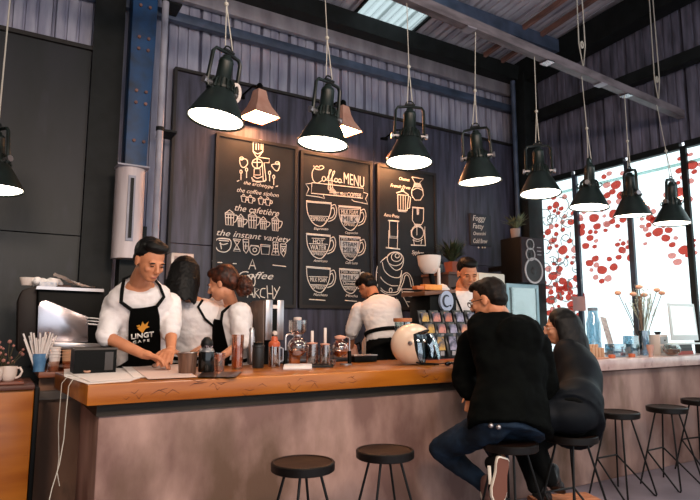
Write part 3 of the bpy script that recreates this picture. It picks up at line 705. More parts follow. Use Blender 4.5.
# mugs tray far left
mt = J(8, 379, 4.45)
b = B().box(-.22, J(24,380,4.4).x, 4.33, 4.6, .986, 1.002).bevel(.005); single('serving_tray', b, mat('tray_brown', '#6b3a2a', .5), 'brown wooden tray on the orange cabinet', 'tray')
def mug(px, Y, label, ang=0):
    p = J(px, 378, Y); t = thing('coffee_mug', label, 'mug', (p.x, Y, 1.0025), ang, 'white mugs on the tray')
    b = B().lathe([(.0001,0),(.038,0),(.05,.012),(.06,.05),(.063,.11),(.058,.11),(.054,.05),(.035,.012),(.0001,.01)], n=24); obj('mug_body', b, ceramic, t)
    b = B().tube([(.055,0,.095),(.085,0,.1),(.1,0,.07),(.085,0,.035),(.056,0,.02)], .009, 8); obj('mug_handle', b, ceramic, t); t.scale = (.84,.84,.84); return t
mug(-6, 4.43, 'white mug at the picture edge on the brown tray', 2.5); mug(8, 4.47, 'white mug with its handle to the right on the brown tray', -.4)
fp = thing('dried_flower_bunch', 'small bunch of dried pinkish flowers behind the white mugs', 'dried flowers', (J(6,370,4.72).x, 4.72, .987))
b = B(); pr = random.Random(5); pf = B(); c = V((J(6,370,4.72).x, 4.72, .987))
for k in range(26):
    e = c+V((pr.uniform(-.14,.10), pr.uniform(-.08,.06), pr.uniform(.12,.3))); b.tube([c+V((pr.uniform(-.03,.03),pr.uniform(-.03,.03),0.06)), c.lerp(e,.6)+V((0,0,.03)), e], .003, 4)
    pf.ball(e, pr.uniform(.008,.016), sub=1)
b.lathe([(.0001,0),(.045,0),(.05,.07),(.044,.07),(.04,.01)], c, 14)
obj('stems', b, mat('dry_stem', '#3f3a26', .8), fp, True); obj('blossoms', pf, mat('dusty_pink', '#9c6a60', .8), fp, True)
# straw cup
p = J(39, 368, 4.68); t = thing('straw_cup', 'blue cup full of white paper-wrapped straws', 'straw cup', (p.x, p.y, WZ))
b = B().lathe([(.0001,0),(.036,0),(.048,.125),(.045,.125),(.034,.006),(.0001,.006)], n=24); obj('cup', b, mat('blue_cup', '#3f6c96', .5, col2='#5b86ab', scale=20), t)
for k in range(24):
    a = k*2.4; r0 = .028*((k % 5)/5); sp = .05+.07*((k*7 % 10)/10)
    b = B().tube([(r0*cos(a), r0*sin(a), .01), (sp*cos(a), sp*.6*sin(a), .245+.03*sin(k*3))], .006, 6); obj('straw', b, paper, t)
def cupstack(px, n, label, Y=4.68, r=.037, m=None):
    p = J(px, 368, Y); t = thing('paper_cup_stack', label, 'cups', (p.x, Y, WZ))
    for k in range(n):
        z = k*.022; b = B().lathe([(.0001,z),(r*.72,z),(r,z+.095),(r+.005,z+.099),(r+.003,z+.103),(r-.003,z+.1),(r*.7,z+.004),(.0001,z+.004)], n=22); obj('paper_cup', b, m or paper, t)
    return t
cupstack(54, 4, 'stack of white paper cups beside the blue straw cup')
cupstack(67, 3, 'stack of brown paper cups in the clear holder', m=kraft)
cupstack(79, 4, 'stack of white paper cups nearest the black tray box', Y=4.68)
b = B(); p0 = J(48, 368, 4.6); p1 = J(72, 368, 4.6)
b.box(p0.x, p1.x, 4.625, 4.630, WZ, WZ+.07).box(p0.x, p0.x+.005, 4.63, 4.64, WZ, WZ+.07).box(p1.x-.005, p1.x, 4.63, 4.64, WZ, WZ+.07).box(p0.x, p1.x, 4.625, 4.64, WZ, WZ+.004)
single('acrylic_holder', b, wglass, 'low clear acrylic holder in front of the paper cups', 'holder')
# ------------------------------------------------------------------ objects on the timber top
Z = CT+.001
def sheet(pts, m, label, z=0, lift=None, name='paper_sheet', group='paper sheets on the counter'):
    P = [T(x, y, CT) for x, y in pts]; b = B(); b.poly([V((q.x, q.y, Z+z+(lift[i] if lift else 0))) for i, q in enumerate(P)], (0,0,.0015))
    return single(name, b, m, label, 'paper', group, smooth=0)
sheet([(88,384.5),(64,377),(64,369.5),(118,364),(146,376),(130,381.5)], paper, 'lowest and widest white paper sheet at the left end of the counter', 0)
sheet([(90,383),(66,372.5),(112,367),(140,379)], paper, 'upper sheet of the white stack at the left end of the counter', .002, (.002,.0,.004,0))
sheet([(134,379),(116,363),(136,360.5),(160,377)], paper, 'white paper sheet half under the pinkish sheet', .004, (0,.01,.01,0))
sheet([(148,380.5),(132,369),(178,366),(197,378.2)], paperp, 'pinkish paper sheet in front of the first barista', .006, (0,.006,.006,0))
def ringobj(px, py, r, label, z=.009):
    p = T(px, py, CT+.01); b = B()
    for k in range(3): b.tube([p+V((r*(1-.1*k)*cos(a), r*.5*sin(a)+.01*k, r*.6+r*.5*sin(a+k))) for a in [j*pi/6 for j in range(12)]], r*.32, 6)
    nb = blob(b, .004, 3); zmin = min(v.co.z for v in nb.bm.verts)
    for v in nb.bm.verts: v.co.z += CT+z-zmin
    return single('wood_curl', nb, mat('brown_curl', '#8e6350', .6, col2='#b78a72', scale=30), label, 'wood curl')
ringobj(87, 372.5, .022, 'small brown curled wood shaving, left of the pair on the papers'); ringobj(95.5, 371.5, .027, 'bigger brown curled wood shaving, right of the pair on the papers')
ringobj(138, 366.5, .016, 'tiny pale curl lying by the barista\'s hand', .014); ringobj(155, 368, .018, 'tiny pale curl on the pinkish sheet', .014)
# black tray box
t = thing('tray_box', 'open black box with a pale rim in front of the first barista', 'box', (.62, 3.9, Z))
def B4(p, q, r_, s_, d=.0): return [V(p), V(q), V(r_), V(s_)]
b = B(); xa, xb = T(76,370).x, T(117,370).x; ya = 4.0; za = J(95, 349, ya).z
xa, xb = J(74, 368, ya).x, J(116, 368, ya).x
b.box(xa, xb, ya, ya+.012, Z, za).box(xa, xa+.012, ya+.012, ya+.22, Z, za).box(xb-.012, xb, ya+.012, ya+.22, Z, za).box(xa+.012, xb-.012, ya+.21, ya+.22, Z, za).box(xa+.012, xb-.012, ya+.012, ya+.21, Z, Z+.01)
obj('box_body', b, blackm, t, True)
b = B().tube([(xa,ya,za),(xb,ya,za),(xb,ya+.22,za),(xa,ya+.22,za),(xa,ya,za)], .008, 6); obj('box_rim', b, mat('worn_rim', '#3b342e', .5), t, True)
b = B().box(xb-.07, xb-.02, ya-.006, ya-.0, Z+.02, za-.02); obj('side_panel', b, mat('bronze_panel', '#2a211a', .4), t, True)
def vessel(name, label, cat, px, py, prof, m, n=28, group=None, Y=None, inner=True):
    """prof in pixels of the photo at the vessel's base (half width, height)"""
    p = T(px, py) if Y is None else J(px, py, Y); s = mpp(p)
    t = thing(name, label, cat, (p.x, p.y, Z), 0, group)
    return t, s
def lathe_px(prof, s, n=28, th=0):
    b = B(); P = [(r*s, z*s) for r, z in prof]
    if th: P = P+[(max(r-th, .0005), z) for r, z in reversed(P[1:])]+[(.0005, P[0][1]+th)]
    P = [(.0005, P[0][1])]+P
    return b.lathe(P, n=n, cap=False)
t, s = vessel('metal_tumbler', 'brown ribbed metal tumbler beside the barista\'s hands', 'tumbler', 187, 374.5, None, None)
b = lathe_px([(8,0),(8.3,1),(9.5,20),(9.9,21.5)], s, 40, .004)
for v in b.bm.verts:
    a = math.atan2(v.co.y, v.co.x); k = 1+.02*sin(a*20); v.co.x *= k; v.co.y *= k
obj('tumbler_body', b, mat('brown_metal', '#5e4438', .35, .5, col2='#7d5e4c', scale=20, stretch=(3,3,.2)), t)
obj('tumbler_rim', lathe_px([(9.6,21),(10.1,21.4),(9.6,22)], s, 40), steel, t)
# black jar with a dark knot lid
t, s = vessel('black_canister', 'shiny black canister with a round dark lid on the small tray', 'canister', 206, 374, None, None)
t.location.z = Z+.012; ROOT[t.name] = Matrix.Translation(t.location)
obj('jar', lathe_px([(7.3,0),(8,1),(8,18),(7.6,20)], s), mat('gloss_black', '#0b0c0b', .12), t)
obj('collar', lathe_px([(7.7,20),(6.5,23),(5,24)], s), steel, t)
b = lathe_px([(5,24),(6.3,27),(5.5,31),(3,34),(.1,35)], s); obj('lid', b, black, t)
b = B(); 
for k in range(4): b.tube([(s*(-4+k*2.6), -.02, s*24.5), (s*(-3+k*2.2), -.045, s*(27-k % 2)), (s*(-1+k*1.6), -.02, s*(23.5))], .006, 6)
obj('silver_clasp', b, chrome, t)
b = B(); a, c_ = T(199, 377), T(240, 374); b.rings([[T(x, y, z) for x, y in ((197,377),(236,377),(242,371.5),(203,371.5))] for z in (Z, Z+.008)]).bevel(.003)
single('small_tray', b, mat('dark_tray', '#3a2b28', .3, .4), 'thin dark metal tray under the black canister and small glass', 'tray')
def glassthing(name, label, px, py, prof, th=.003, liquid=None, lm=None, z=0, cat='glass', gm=None, group=None):
    t, s = vessel(name, label, cat, px, py, None, None, group=group); t.location.z = Z+z; ROOT[t.name] = Matrix.Translation(t.location)
    obj('glass_wall', lathe_px(prof, s, 28, th), gm or wglass, t)
    if liquid: obj('liquid', lathe_px([(r-.6, zz) for r, zz in liquid]+[(.01, liquid[-1][1])], s, 24), lm or amber, t)
    return t, s
glassthing('drinking_glass', 'short clear glass on the small tray right of the black canister', 219, 373, [(4.6,0),(5,1),(5.8,18)], z=.01)
glassthing('tall_glass', 'tall glass of amber drink before the barista with the bun', 237, 369, [(5.3,0),(5.6,1),(6.3,34)], liquid=[(5.4,2),(6.0,21)])
# knock cup, shaker
t, s = vessel('grinder_canister', 'matt black cylinder canister standing right of the tall amber glass', 'canister', 258, 368, None, None)
obj('canister_body', lathe_px([(5.4,0),(5.8,.6),(5.8,20),(6.2,20.5),(6.2,22.5),(5,23)], s), mat('matt_black', '#171a1a', .45), t)
obj('canister_lid', lathe_px([(5.2,23),(5,25),(1,26),(.1,26)], s), blackm, t)
t, s = vessel('steel_shaker', 'slim grey steel shaker behind the black cylinder canister', 'shaker', 251, 364, None, None)
obj('shaker_body', lathe_px([(3.4,0),(3.8,1),(4,24),(3.2,30)], s), steel, t); obj('shaker_cap', lathe_px([(3.2,30),(3,34),(1.6,36),(.1,36.4)], s), steel, t)
# water boiler tower
bz_ = .951
nb2 = thing('prep_bench', 'dark steel prep bench behind the counter carrying the coffee boiler', 'bench', (2.35, 4.5, 0))
obj('bench_top', B().box(2.02, 2.75, 4.29, 4.72, .92, .95).bevel(.003), darksteel, nb2, True); obj('bench_body', B().box(2.04, 2.73, 4.31, 4.7, 0, .919), darksteel, nb2, True)
t = thing('boiler_tower', 'tall steel coffee boiler with black front stripe before the coffee archy board', 'coffee boiler', (2.3, 4.5, bz_))
Yb_ = 4.34; xa, xb = J(265, 330, Yb_).x, J(283, 330, Yb_).x; zt_ = J(274, 300, Yb_).z; zb_ = J(274, 340, Yb_).z
xk = J(248.5, 330, Yb_+.0).x
dpt = on(0, 249, 320, xa).y-Yb_; dpt = min(.5, dpt)
YB2 = Yb_+.30
b = B().box(xa, xb, Yb_, YB2, zb_, zt_).bevel(.006); obj('tower_body', b, mat('brown_enamel', '#57473f', .4, col2='#66554c', scale=3), t, True)
b = B().box(xa+.0, xa+(xb-xa)*.37, Yb_-.012, Yb_-.001, zb_, zt_).box(xa+(xb-xa)*.63, xb, Yb_-.012, Yb_-.001, zb_, zt_).bevel(.003); obj('steel_front', b, steel, t, True)
b = B().box(xa+(xb-xa)*.37+.002, xa+(xb-xa)*.63-.002, Yb_-.008, Yb_-.001, zb_+.01, zt_); obj('black_stripe', b, blackm, t, True)
b = B(); p = V(((xa+xb)/2, Yb_-.01, zb_+.055)); b.lathe([(.0001,0),(.02,0),(.018,.02),(.0001,.022)], (0,0,0), 16); b.bm.transform(Matrix.Translation(p) @ Matrix.Rotation(pi/2, 4, 'X')); obj('dial', b, ceramic, t, True)
b = B().box((xa+xb)/2-.02, (xa+xb)/2+.02, Yb_-.014, Yb_-.008, zt_-.07, zt_-.04); obj('display', b, ceramic, t, True)
b = B().box(xa+.0, xb, YB2-.08, YB2, bz_, zb_-.001).box(xa-.0, xb, Yb_-.02, YB2-.08, bz_, bz_+.018); obj('stand', b, blackm, t, True)
b = B().tube([((xa+xb)/2, Yb_+.03, zb_+.001), ((xa+xb)/2, Yb_+.03, zb_-.05)], .012, 10); obj('spout', b, steel, t, True)
obj('left_side', B().box(xa-.012, xa-.002, Yb_+.01, YB2, bz_, zt_-.01).bevel(.002), MATS['brown_enamel'], t, True)
# small french press with orange lid
t, s = glassthing('french_press', 'small glass press with orange collar in front of the steel boiler', 274, 367, [(5.2,0),(5.4,1),(5.4,21)], cat='french press', liquid=[(5,1),(5,5)], lm=coffee_m)
obj('orange_lid', lathe_px([(5.6,20),(6,21),(5.6,24),(3.5,26),(3,30),(.1,30.5)], s), mat('orange_plastic', '#b0502c', .4), t)
b = B()
for k in range(4):
    a = pi/4+k*pi/2; b.tube([(5.7*s*cos(a), 5.7*s*sin(a), 0), (5.7*s*cos(a), 5.7*s*sin(a), 21*s)], .004, 6)
b.tube([(6*s,0,19*s),(9.5*s,0,18*s),(9.5*s,0,6*s),(6*s,0,5*s)], .006, 6); obj('wire_frame', b, steel, t)
# towel and siphons
b = B(); P = [T(x, y, Z) for x, y in ((283,370),(312,369.5),(312,366),(284,366))]; b.rings([[p+V((0,0,z)) for p in P] for z in (0, .018)]); b.bevel(.006)
single('white_towel', b, whitecloth, 'folded white towel lying before the larger siphon brewer', 'towel')
def siphon(px, py, label, s_=1, top=True, side=-1, Y=None):
    t, s = vessel('siphon_brewer', label, 'siphon brewer', px, py, None, None, group='glass siphon brewers'); s *= s_
    b = B(); R = 10.2*s; zc = 19*s
    b.lathe([(R*sin(a)+.0005, zc-R*cos(a)) for a in [pi*k/16 for k in range(15)]]+[(3.2*s, zc+R+1.5*s)], n=28); obj('glass_globe', b, wglass, t)
    b = B(); b.lathe([(R*.96*sin(a)+.0005, zc-R*.96*cos(a)) for a in [pi*k/16 for k in range(7)]]+[(.0005, zc-R*.96*cos(pi*6/16))], n=24); obj('liquid', b, mat('tea_liquid', '#8a4420', .2), t)
    b = B(); zt = zc+R
    if top:
        b.lathe([(3*s,zt+1*s),(4*s,zt+2*s),(8.6*s,zt+5*s),(9*s,zt+7*s),(9*s,zt+17*s)], n=28); obj('upper_chamber', b, wglass, t)
        b = B().lathe([(3.8*s,zt+17*s),(4.2*s,zt+18*s),(4*s,zt+20*s),(.0005,zt+20.3*s)], n=18); obj('chamber_lid', b, ceramic, t)
    else:
        b.lathe([(3*s,zt),(6.5*s,zt+1.5*s),(6.5*s,zt+4*s),(3*s,zt+5*s),(.0005,zt+5.4*s)], n=20); obj('stopper', b, copper, t)
    b = B().tube([(side*13*s,0,.8*s),(side*13*s,0,16*s)], 2.3*s, 14); obj('handle', b, blackm, t)
    b = B().tube([(side*13*s,0,16*s),(side*13*s,0,zt),(side*12*s,0,zt+2*s),(side*9*s,0,zt+3*s),(side*3.4*s,0,zt+2*s)], .9*s, 8).lathe([(3.2*s,zt+.5*s),(4.2*s,zt+.8*s),(4.2*s,zt+2.6*s),(3.2*s,zt+3*s)], n=18); obj('metal_arm', b, steel, t)
    b = B().lathe([(.0005,0),(7.5*s,0),(7.5*s,1.2*s),(.0005,1.4*s)], (side*8*s,0,0), 24); obj('stand_base', b, steel, t)
    return t, s
t1, s1 = siphon(297, 366, 'larger glass siphon brewer with an upper chamber, beside the white towel', .98)
b = B().box(-5*s1, 5*s1, 3*s1, 9*s1, 0, 14*s1).bevel(.004); obj('amber_base', b, mat('amber_wood', '#8f4a1c', .4), t1)
t2, s2 = siphon(340, 365, 'glass siphon brewer with a single round globe, right of the glass servers', .85, False, 1)
# glass servers and pour-over rods
b = B(); P = [T(x, y, Z) for x, y in ((306,368),(333,367.5),(334,364),(308,364))]; b.rings([[p+V((0,0,z)) for p in P] for z in (0, .012)])
single('drip_mat', b, black, 'black mat under the glass coffee servers', 'mat')
for k, (px, w, h, lab) in enumerate(((312, 6, 20, 'glass coffee server with dark coffee, left of the pair on the black mat'), (325, 5.4, 19, 'glass coffee server with dark coffee, right of the pair on the black mat'))):
    t, s = glassthing('coffee_server', lab, px, 366, [(w*.95,0),(w,1),(w,h*.8),(w*.9,h)], liquid=[(w*.62,1),(w*.62,9)], lm=coffee_m, z=.013, group='glass coffee servers', cat='coffee server')
    b = B().tube([(w*s,0,h*.8*s),((w+4)*s,0,h*.75*s),((w+4)*s,0,h*.25*s),(w*s,0,h*.2*s)], .005, 6); obj('server_handle', b, glass, t)
    obj('server_lid', lathe_px([(w*.9,h),(w*.95,h+1),(w*.3,h+1.6),(.1,h+1.7)], s), copper, t)
    b = B().box(-1.4*s, 1.4*s, -.006, .006, (h+1.5)*s, (h+13+4*k)*s).bevel(.002); obj('plunger_rod', b, ceramic, t)
glassthing('shot_glass', 'little clear glass between the siphon globe and the servers', 333, 365.5, [(2.6,0),(3.6,6)])
p = T(352, 361); t = thing('sugar_box', 'low black box with steel lid between the round siphon and the fourth barista', 'box', (p.x, 4.15, Z))
obj('box_body', B().box(-.1, .12, -.05, .06, 0, .05).bevel(.004), blackm, t); obj('box_lid', B().box(-.105, .125, -.055, .065, .051, .06).bevel(.003), steel, t)
# spray bottle
t = thing('squeeze_bottle', 'white squeeze bottle beside the barista who bends over the back', 'bottle', (J(366,355,4.6).x+.0, 5.32, 1.031))
s = mpp(V((J(366,355,5.32).x, 5.32, 1.03))); t.location.x = J(366, 352, 5.32).x; ROOT[t.name] = Matrix.Translation(t.location)
obj('bottle_body', lathe_px([(4,0),(4.2,1),(4.2,14),(1.6,19)], s), ceramic, t); obj('nozzle', lathe_px([(1.6,19),(1.4,21),(.5,26),(.1,26)], s), ceramic, t)
t = thing('kettle', 'brown copper kettle on the steel back counter by the squeeze bottle', 'kettle', (J(352,352,5.36).x, 5.4, 1.031))
obj('kettle_body', B().lathe([(.0005,0),(.09,0),(.095,.02),(.07,.12),(.04,.14),(.0005,.145)], n=24), copper, t)
obj('spout', B().tube([(-.08,0,.04),(-.13,0,.07),(-.15,0,.15),(-.18,0,.17)], .008, 8), copper, t)
obj('kettle_handle', B().tube([(.06,0,.12),(.12,0,.15),(.14,0,.08),(.09,0,.04)], .01, 8), blackm, t)
# helmet
hp = T(409, 365); s = mpp(hp); hc = V((hp.x+.055, hp.y+.02, Z+19.6*s))
t = thing('motorcycle_helmet', 'cream open-face motorcycle helmet with clear visor on the counter', 'helmet', (hc.x, hc.y, Z))
Rl = RT.normalized(); Fl = V((FW.x, FW.y, 0)).normalized()      # helmet faces right in the view and a bit towards the viewer
hf = (Rl*.93-Fl*.37).normalized(); hr = V((0,0,1)).cross(hf)
HM = Matrix((hf, hr, V((0,0,1)))).transposed().to_4x4(); HM.translation = hc
b = B(); b.m = Matrix()
nu, nv = 48, 32; Rr = []
a_, b_, c_ = 22.5*s, 19.5*s, 21.5*s
for j in range(nv+1):
    ph = pi*.5-j/nv*pi; row = []
    for i in range(nu):
        th = 2*pi*i/nu; x = cos(ph)*cos(th); y = cos(ph)*sin(th); z = sin(ph)
        row.append(V((a_*x*(1+.05*max(0, -z) if x > 0 else 1), b_*y, c_*z)))
    Rr.append(row)
b.rings(Rr, cap=False); bmesh.ops.remove_doubles(b.bm, verts=b.bm.verts, dist=1e-4)
def allg(bm): return bm.verts[:]+bm.edges[:]+bm.faces[:]
OX, OZ = .34, .36
n1 = V((1, 0, .15)).normalized(); n2 = V((.45, 0, -1)).normalized()
bmesh.ops.bisect_plane(b.bm, geom=allg(b.bm), plane_co=(0,0,-c_*.86), plane_no=(0,0,-1), clear_outer=True)
bmesh.ops.bisect_plane(b.bm, geom=allg(b.bm), plane_co=(a_*OX,0,0), plane_no=n1)
bmesh.ops.bisect_plane(b.bm, geom=allg(b.bm), plane_co=(0,0,c_*OZ), plane_no=n2)
def inopen(q): return (q-V((a_*OX,0,0))).dot(n1) > 0 and (q-V((0,0,c_*OZ))).dot(n2) > 0
dl = [f for f in b.bm.faces if inopen(f.calc_center_median())]
bmesh.ops.delete(b.bm, geom=dl, context='FACES')
loops = [[v.co.copy() for v in e.verts] for e in b.bm.edges if e.is_boundary and e.verts[0].co.z > -c_*.85 or e.is_boundary and e.verts[1].co.z > -c_*.85]
bmesh.ops.recalc_face_normals(b.bm, faces=b.bm.faces)
bmesh.ops.solidify(b.bm, geom=b.bm.faces[:], thickness=.018)
b.bm.transform(HM); obj('shell', b, helm, t, True)
b = B()
for q0, q1 in loops: b.cap(HM @ (q0*.995), HM @ (q1*.995), .008, .008, 6)
obj('edge_trim', blob(b, .005, 2), black, t, True)
b = B(); R2 = []
for j in range(13):
    z = .50-1.16*j/12; row = []
    for i in range(25):
        th = -1.15+2.3*i/24; k = 1.04+.22*max(0, (.5-z))*(max(0, cos(th))**.5); cz = math.sqrt(max(.05, 1-z*z)) if z > 0 else 1.0-.12*z*z
        row.append(V((a_*k*cz*cos(th), b_*1.05*cz*sin(th), c_*z)))
    R2.append(row)
b.rings(R2, cap=False, closed=False); bmesh.ops.solidify(b.bm, geom=b.bm.faces[:], thickness=.003); b.bm.transform(HM)
shader_mat('visor_tint', 'glass', '#a9c3cf', fac=.12, rough=.03)
shader_mat('visor_smoke', 'glass', '#8fb0c4', fac=.3, rough=.06)
obj('visor', b, MATS['visor_smoke'], t, True)
b = B().ball((0,0,0), (a_*.88, b_*.88, c_*.86), sub=3)
for v in b.bm.verts: v.co.z = max(v.co.z, -c_*.78); v.co.x = min(v.co.x, a_*.25)
b.bm.transform(HM); obj('lining', b, mat('helmet_lining', '#1b1c1e', .9), t, True)
b = B().lathe([(.0001,0),(.018,0),(.016,.008),(.0001,.01)], n=14)
b.bm.transform(HM @ Matrix.Translation(V((a_*.12, -b_*1.0, c_*.1))) @ Matrix.Rotation(pi/2, 4, 'X')); obj('visor_button', b, steel, t, True)
b = B().tube([HM @ V((a_*.3, -b_*.6, -c_*.78)), HM @ V((a_*.5, -b_*.3, -c_*.84)), HM @ V((a_*.75, -b_*.1, -c_*.86)), HM @ V((a_*1.2, -b_*.1, -c_*.86))], .007, 6, 1.5); obj('chin_strap', b, black, t, True)
# jar with wooden lid behind the helmet
p = J(403, 350, 4.2); t = thing('wood_lidded_jar', 'glass jar with a flat wooden lid peeping above the helmet', 'jar', (p.x, 4.2, Z))
s = mpp(V((p.x, 4.2, 1.1))); zl = J(403, 321, 4.2).z-Z
obj('jar', B().lathe([(.0005,0),(.07,0),(.074,.01),(.074,zl-.01),(.071,zl-.01),(.071,.012),(.0005,.01)], n=24), glass, t)
obj('wooden_lid', B().lathe([(.0005,zl-.008),(.082,zl-.008),(.084,zl),(.084,zl+.025),(.0005,zl+.026)], n=24), mat('lid_wood', '#a8683f', .5), t)
# sunglasses
p = T(450, 366.3); t = thing('sunglasses', 'dark sunglasses lying between the helmet and the seated man', 'sunglasses', (p.x, p.y, Z))
for sx_ in (-1, 1):
    b = B().ball((sx_*.038, -.02, .02), (.032, .006, .017)); obj('lens', b, mat('dark_lens', '#070808', .08), t)
    obj('temple', B().tube([(sx_*.07, -.018, .025), (sx_*.074, .06, .014), (sx_*.07, .10, .006)], .004, 6), black, t)
obj('bridge', B().tube([(-.01,-.022,.026),(0,-.024,.029),(.01,-.022,.026)], .004, 6), black, t)
# ------------------------------------------------------------------ coffee bag rack
YR = 4.06
rk = thing('bag_rack', 'three-tier black rack holding the rows of coffee bags', 'rack', (J(445,360,YR).x, YR, Z))
b = B(); x0, x1 = J(416, 340, YR).x, J(495, 340, YR).x
rows = [(434, 470, 357.5, YR, 21, 11.6, 3), (424, 480, 337.5, YR+.09, 13.5, 11, 5), (418, 482, 326.5, YR+.18, 14.5, 11.4, 6)]
for (xa_, xb_, yb, Y, h, w, n) in rows:
    z = max(J(450, yb, Y).z, Z+.02); b.box(x0, x1, Y-.03, Y+.055, z-.012, z-.004)
for x in (x0-.015, x1+.005):
    b.box(x, x+.01, YR-.0, YR+.24, Z, Z+.016); b.box(x, x+.01, YR+.2, YR+.24, Z+.016, J(450, 326.5, YR+.18).z)
obj('rack_frame', b, black, rk, True)
z = J(450, 358.5, YR).z; obj('red_edge', B().box(x0, x1, YR-.036, YR-.031, z-.02, z), mat('red_strip', '#9a3b22', .6), rk, True)
bagcols = ['#b08a3c', '#b3756a', '#a9604a', '#8a86a0', '#9c9aa8', '#b77b5c']
def bag(name, label, Y, px, pbase, h, w, colr, shiny, row):
    p = J(px, pbase, Y); s = mpp(p); hh = h*s*1.12; ww = w*s/2*1.06
    t = thing(name, label, 'coffee bag', (p.x, Y, max(p.z, Z+.02)), random.uniform(-.12, .12), row)
    b = B(); R = []
    for u, wd, dp in ((0,.9,.024),(.15,1,.03),(.5,1,.028),(.8,.97,.014),(.93,.98,.004),(1,.98,.003)):
        y0 = u*.03
        R.append([V((ww*wd*q[0], y0+dp*q[1], hh*u)) for q in ((-1,-.4),(-.6,-1),(0,-1.15),(.6,-1),(1,-.4),(1,.4),(.6,1),(0,1),(-.6,1),(-1,.4))])
    b.rings(R); obj('pouch', b, shiny, t)
    M_ = Matrix.Rotation(0, 4, 'X')
    b = B().rings([[V((ww*x, y-.0035, hh*z)) for x, y, z in ((-.8,-.026,.3),(.8,-.026,.3),(.8,-.004,.86),(-.8,-.004,.86))], [V((ww*x, y-.006, hh*z)) for x, y, z in ((-.8,-.026,.3),(.8,-.026,.3),(.8,-.004,.86),(-.8,-.004,.86))]])
    obj('front_label', b, colr, t, smooth=0)
    b = B().rings([[V((ww*x, -.034-k*.001, hh*z)) for x, z in ((-.45,.08),(.45,.08),(.45,.26),(-.45,.26))] for k in (0, 1)]); obj('name_strip', b, mat('bag_grey', '#8e8c92', .5), t, smooth=0)
foil = mat('black_foil', '#1b1d20', .28, .3)
def lm(i): return mat('bag_label_%d' % i, bagcols[i], .5, col2='#2d2f45', scale=18, lo=.42, hi=.6)
ordn = ['first', 'second', 'third', 'fourth', 'fifth', 'sixth']
for ri, (rn, (xa_, xb_, yb, Y, h, w, n)) in enumerate(zip(('bottom', 'middle', 'top'), rows)):
    for k in range(n):
        px = xa_+w*.5+k*w*1.02
        ci = [[0,3,1],[0,1,3,5,1],[0,1,2,3,4,5]][ri][k]
        cn = ['yellow', 'pink', 'rust-red', 'lilac', 'pale grey', 'orange-brown'][ci]
        bag('coffee_bag', 'black coffee bag with %s label, %s from left on the %s tier' % (cn, ordn[k], rn), Y, px, yb, h, w, lm(ci), foil, 'coffee bags on the %s tier' % rn)
# ------------------------------------------------------------------ second espresso machine with round badge
YM = 4.32
e2 = thing('espresso_machine', 'dark espresso machine with a round pale blue badge behind the coffee bags', 'espresso machine', (J(425,330,YM).x, YM+.2, 0))
b = B(); poly_px(b, [(398,297),(412,294),(442,290),(454,292),(454,330),(400,330)], YM, .1); 
def px2(pts, Y, d, m, name, bev=.006):
    b = B(); poly_px(b, pts, Y, d); b.bevel(bev); return obj(name, b, m, e2, True)
b.bm.free()
px2([(430,296),(456,292),(458,330),(430,333)], YM, .32, blackm, 'machine_body', .012)
px2([(425,291),(456,289.5),(456,292.5),(425,295.5)], YM-.03, .38, mat('walnut_trim', '#5e3a22', .5), 'wooden_top', .003)
bx0 = J(431, 330, YM)
obj('machine_base', B().box(bx0.x, J(456,330,YM).x, YM+.02, YM+.3, .951, J(430,334,YM).z-.0), darksteel, e2, True)
mb = thing('machine_bench', 'dark bench behind the counter carrying the badge espresso machine and the grinder', 'bench', (bx0.x, YM+.25, 0))
obj('bench_top', B().box(bx0.x-.04, J(498,330,YM).x, YM-.03, YM+.56, .92, .95), darksteel, mb, True)
obj('bench_body', B().box(bx0.x-.03, J(496,330,YM).x, YM+.0, YM+.54, 0, .919), darksteel, mb, True)
p = J(447, 301, YM-.035); s = mpp(p)
b = B(); b.poly([p+V((7.6*s*1.12*cos(a), 0, 10.2*s*sin(a))) for a in [2*pi*k/32 for k in range(32)]], (0, .03, 0)); obj('round_badge', b, mat('badge_blue', '#8e9bb4', .5), e2, True)
b = B(); b.tube([p+V((4.6*s*cos(a)-.4*s, -.004, 5.6*s*sin(a))) for a in [radians(q) for q in range(50, 311, 20)]], [.004+.009*sin(pi*k/13) for k in range(14)], 6, .4); b.ball(p+V((4.2*s, -.004, -4.5*s)), .01, sub=1)
obj('badge_letter', b, mat('badge_ink', '#1c2433', .6), e2, True)
# orange boxes on it
ztm = J(420, 292.5, YM+.1).z
for (xa_, xb_, m_, lab, nm) in ((412, 419, mat('orange_box_a', '#b4602c', .6), 'small rust-orange box at the left on the badge espresso machine', 'small_box'), (420, 437, mat('orange_box_b', '#c8752f', .6, col2='#d9913f', scale=10), 'long orange box lying on top of the badge espresso machine', 'long_box')):
    b = B().box(J(xa_+4,290,YM+.1).x, J(xb_+4,290,YM+.1).x, YM+.08, YM+.16, J(440,290,YM).z+.004, J(440,286 if nm == 'small_box' else 284,YM).z).bevel(.004); single(nm, b, m_, lab, 'box')
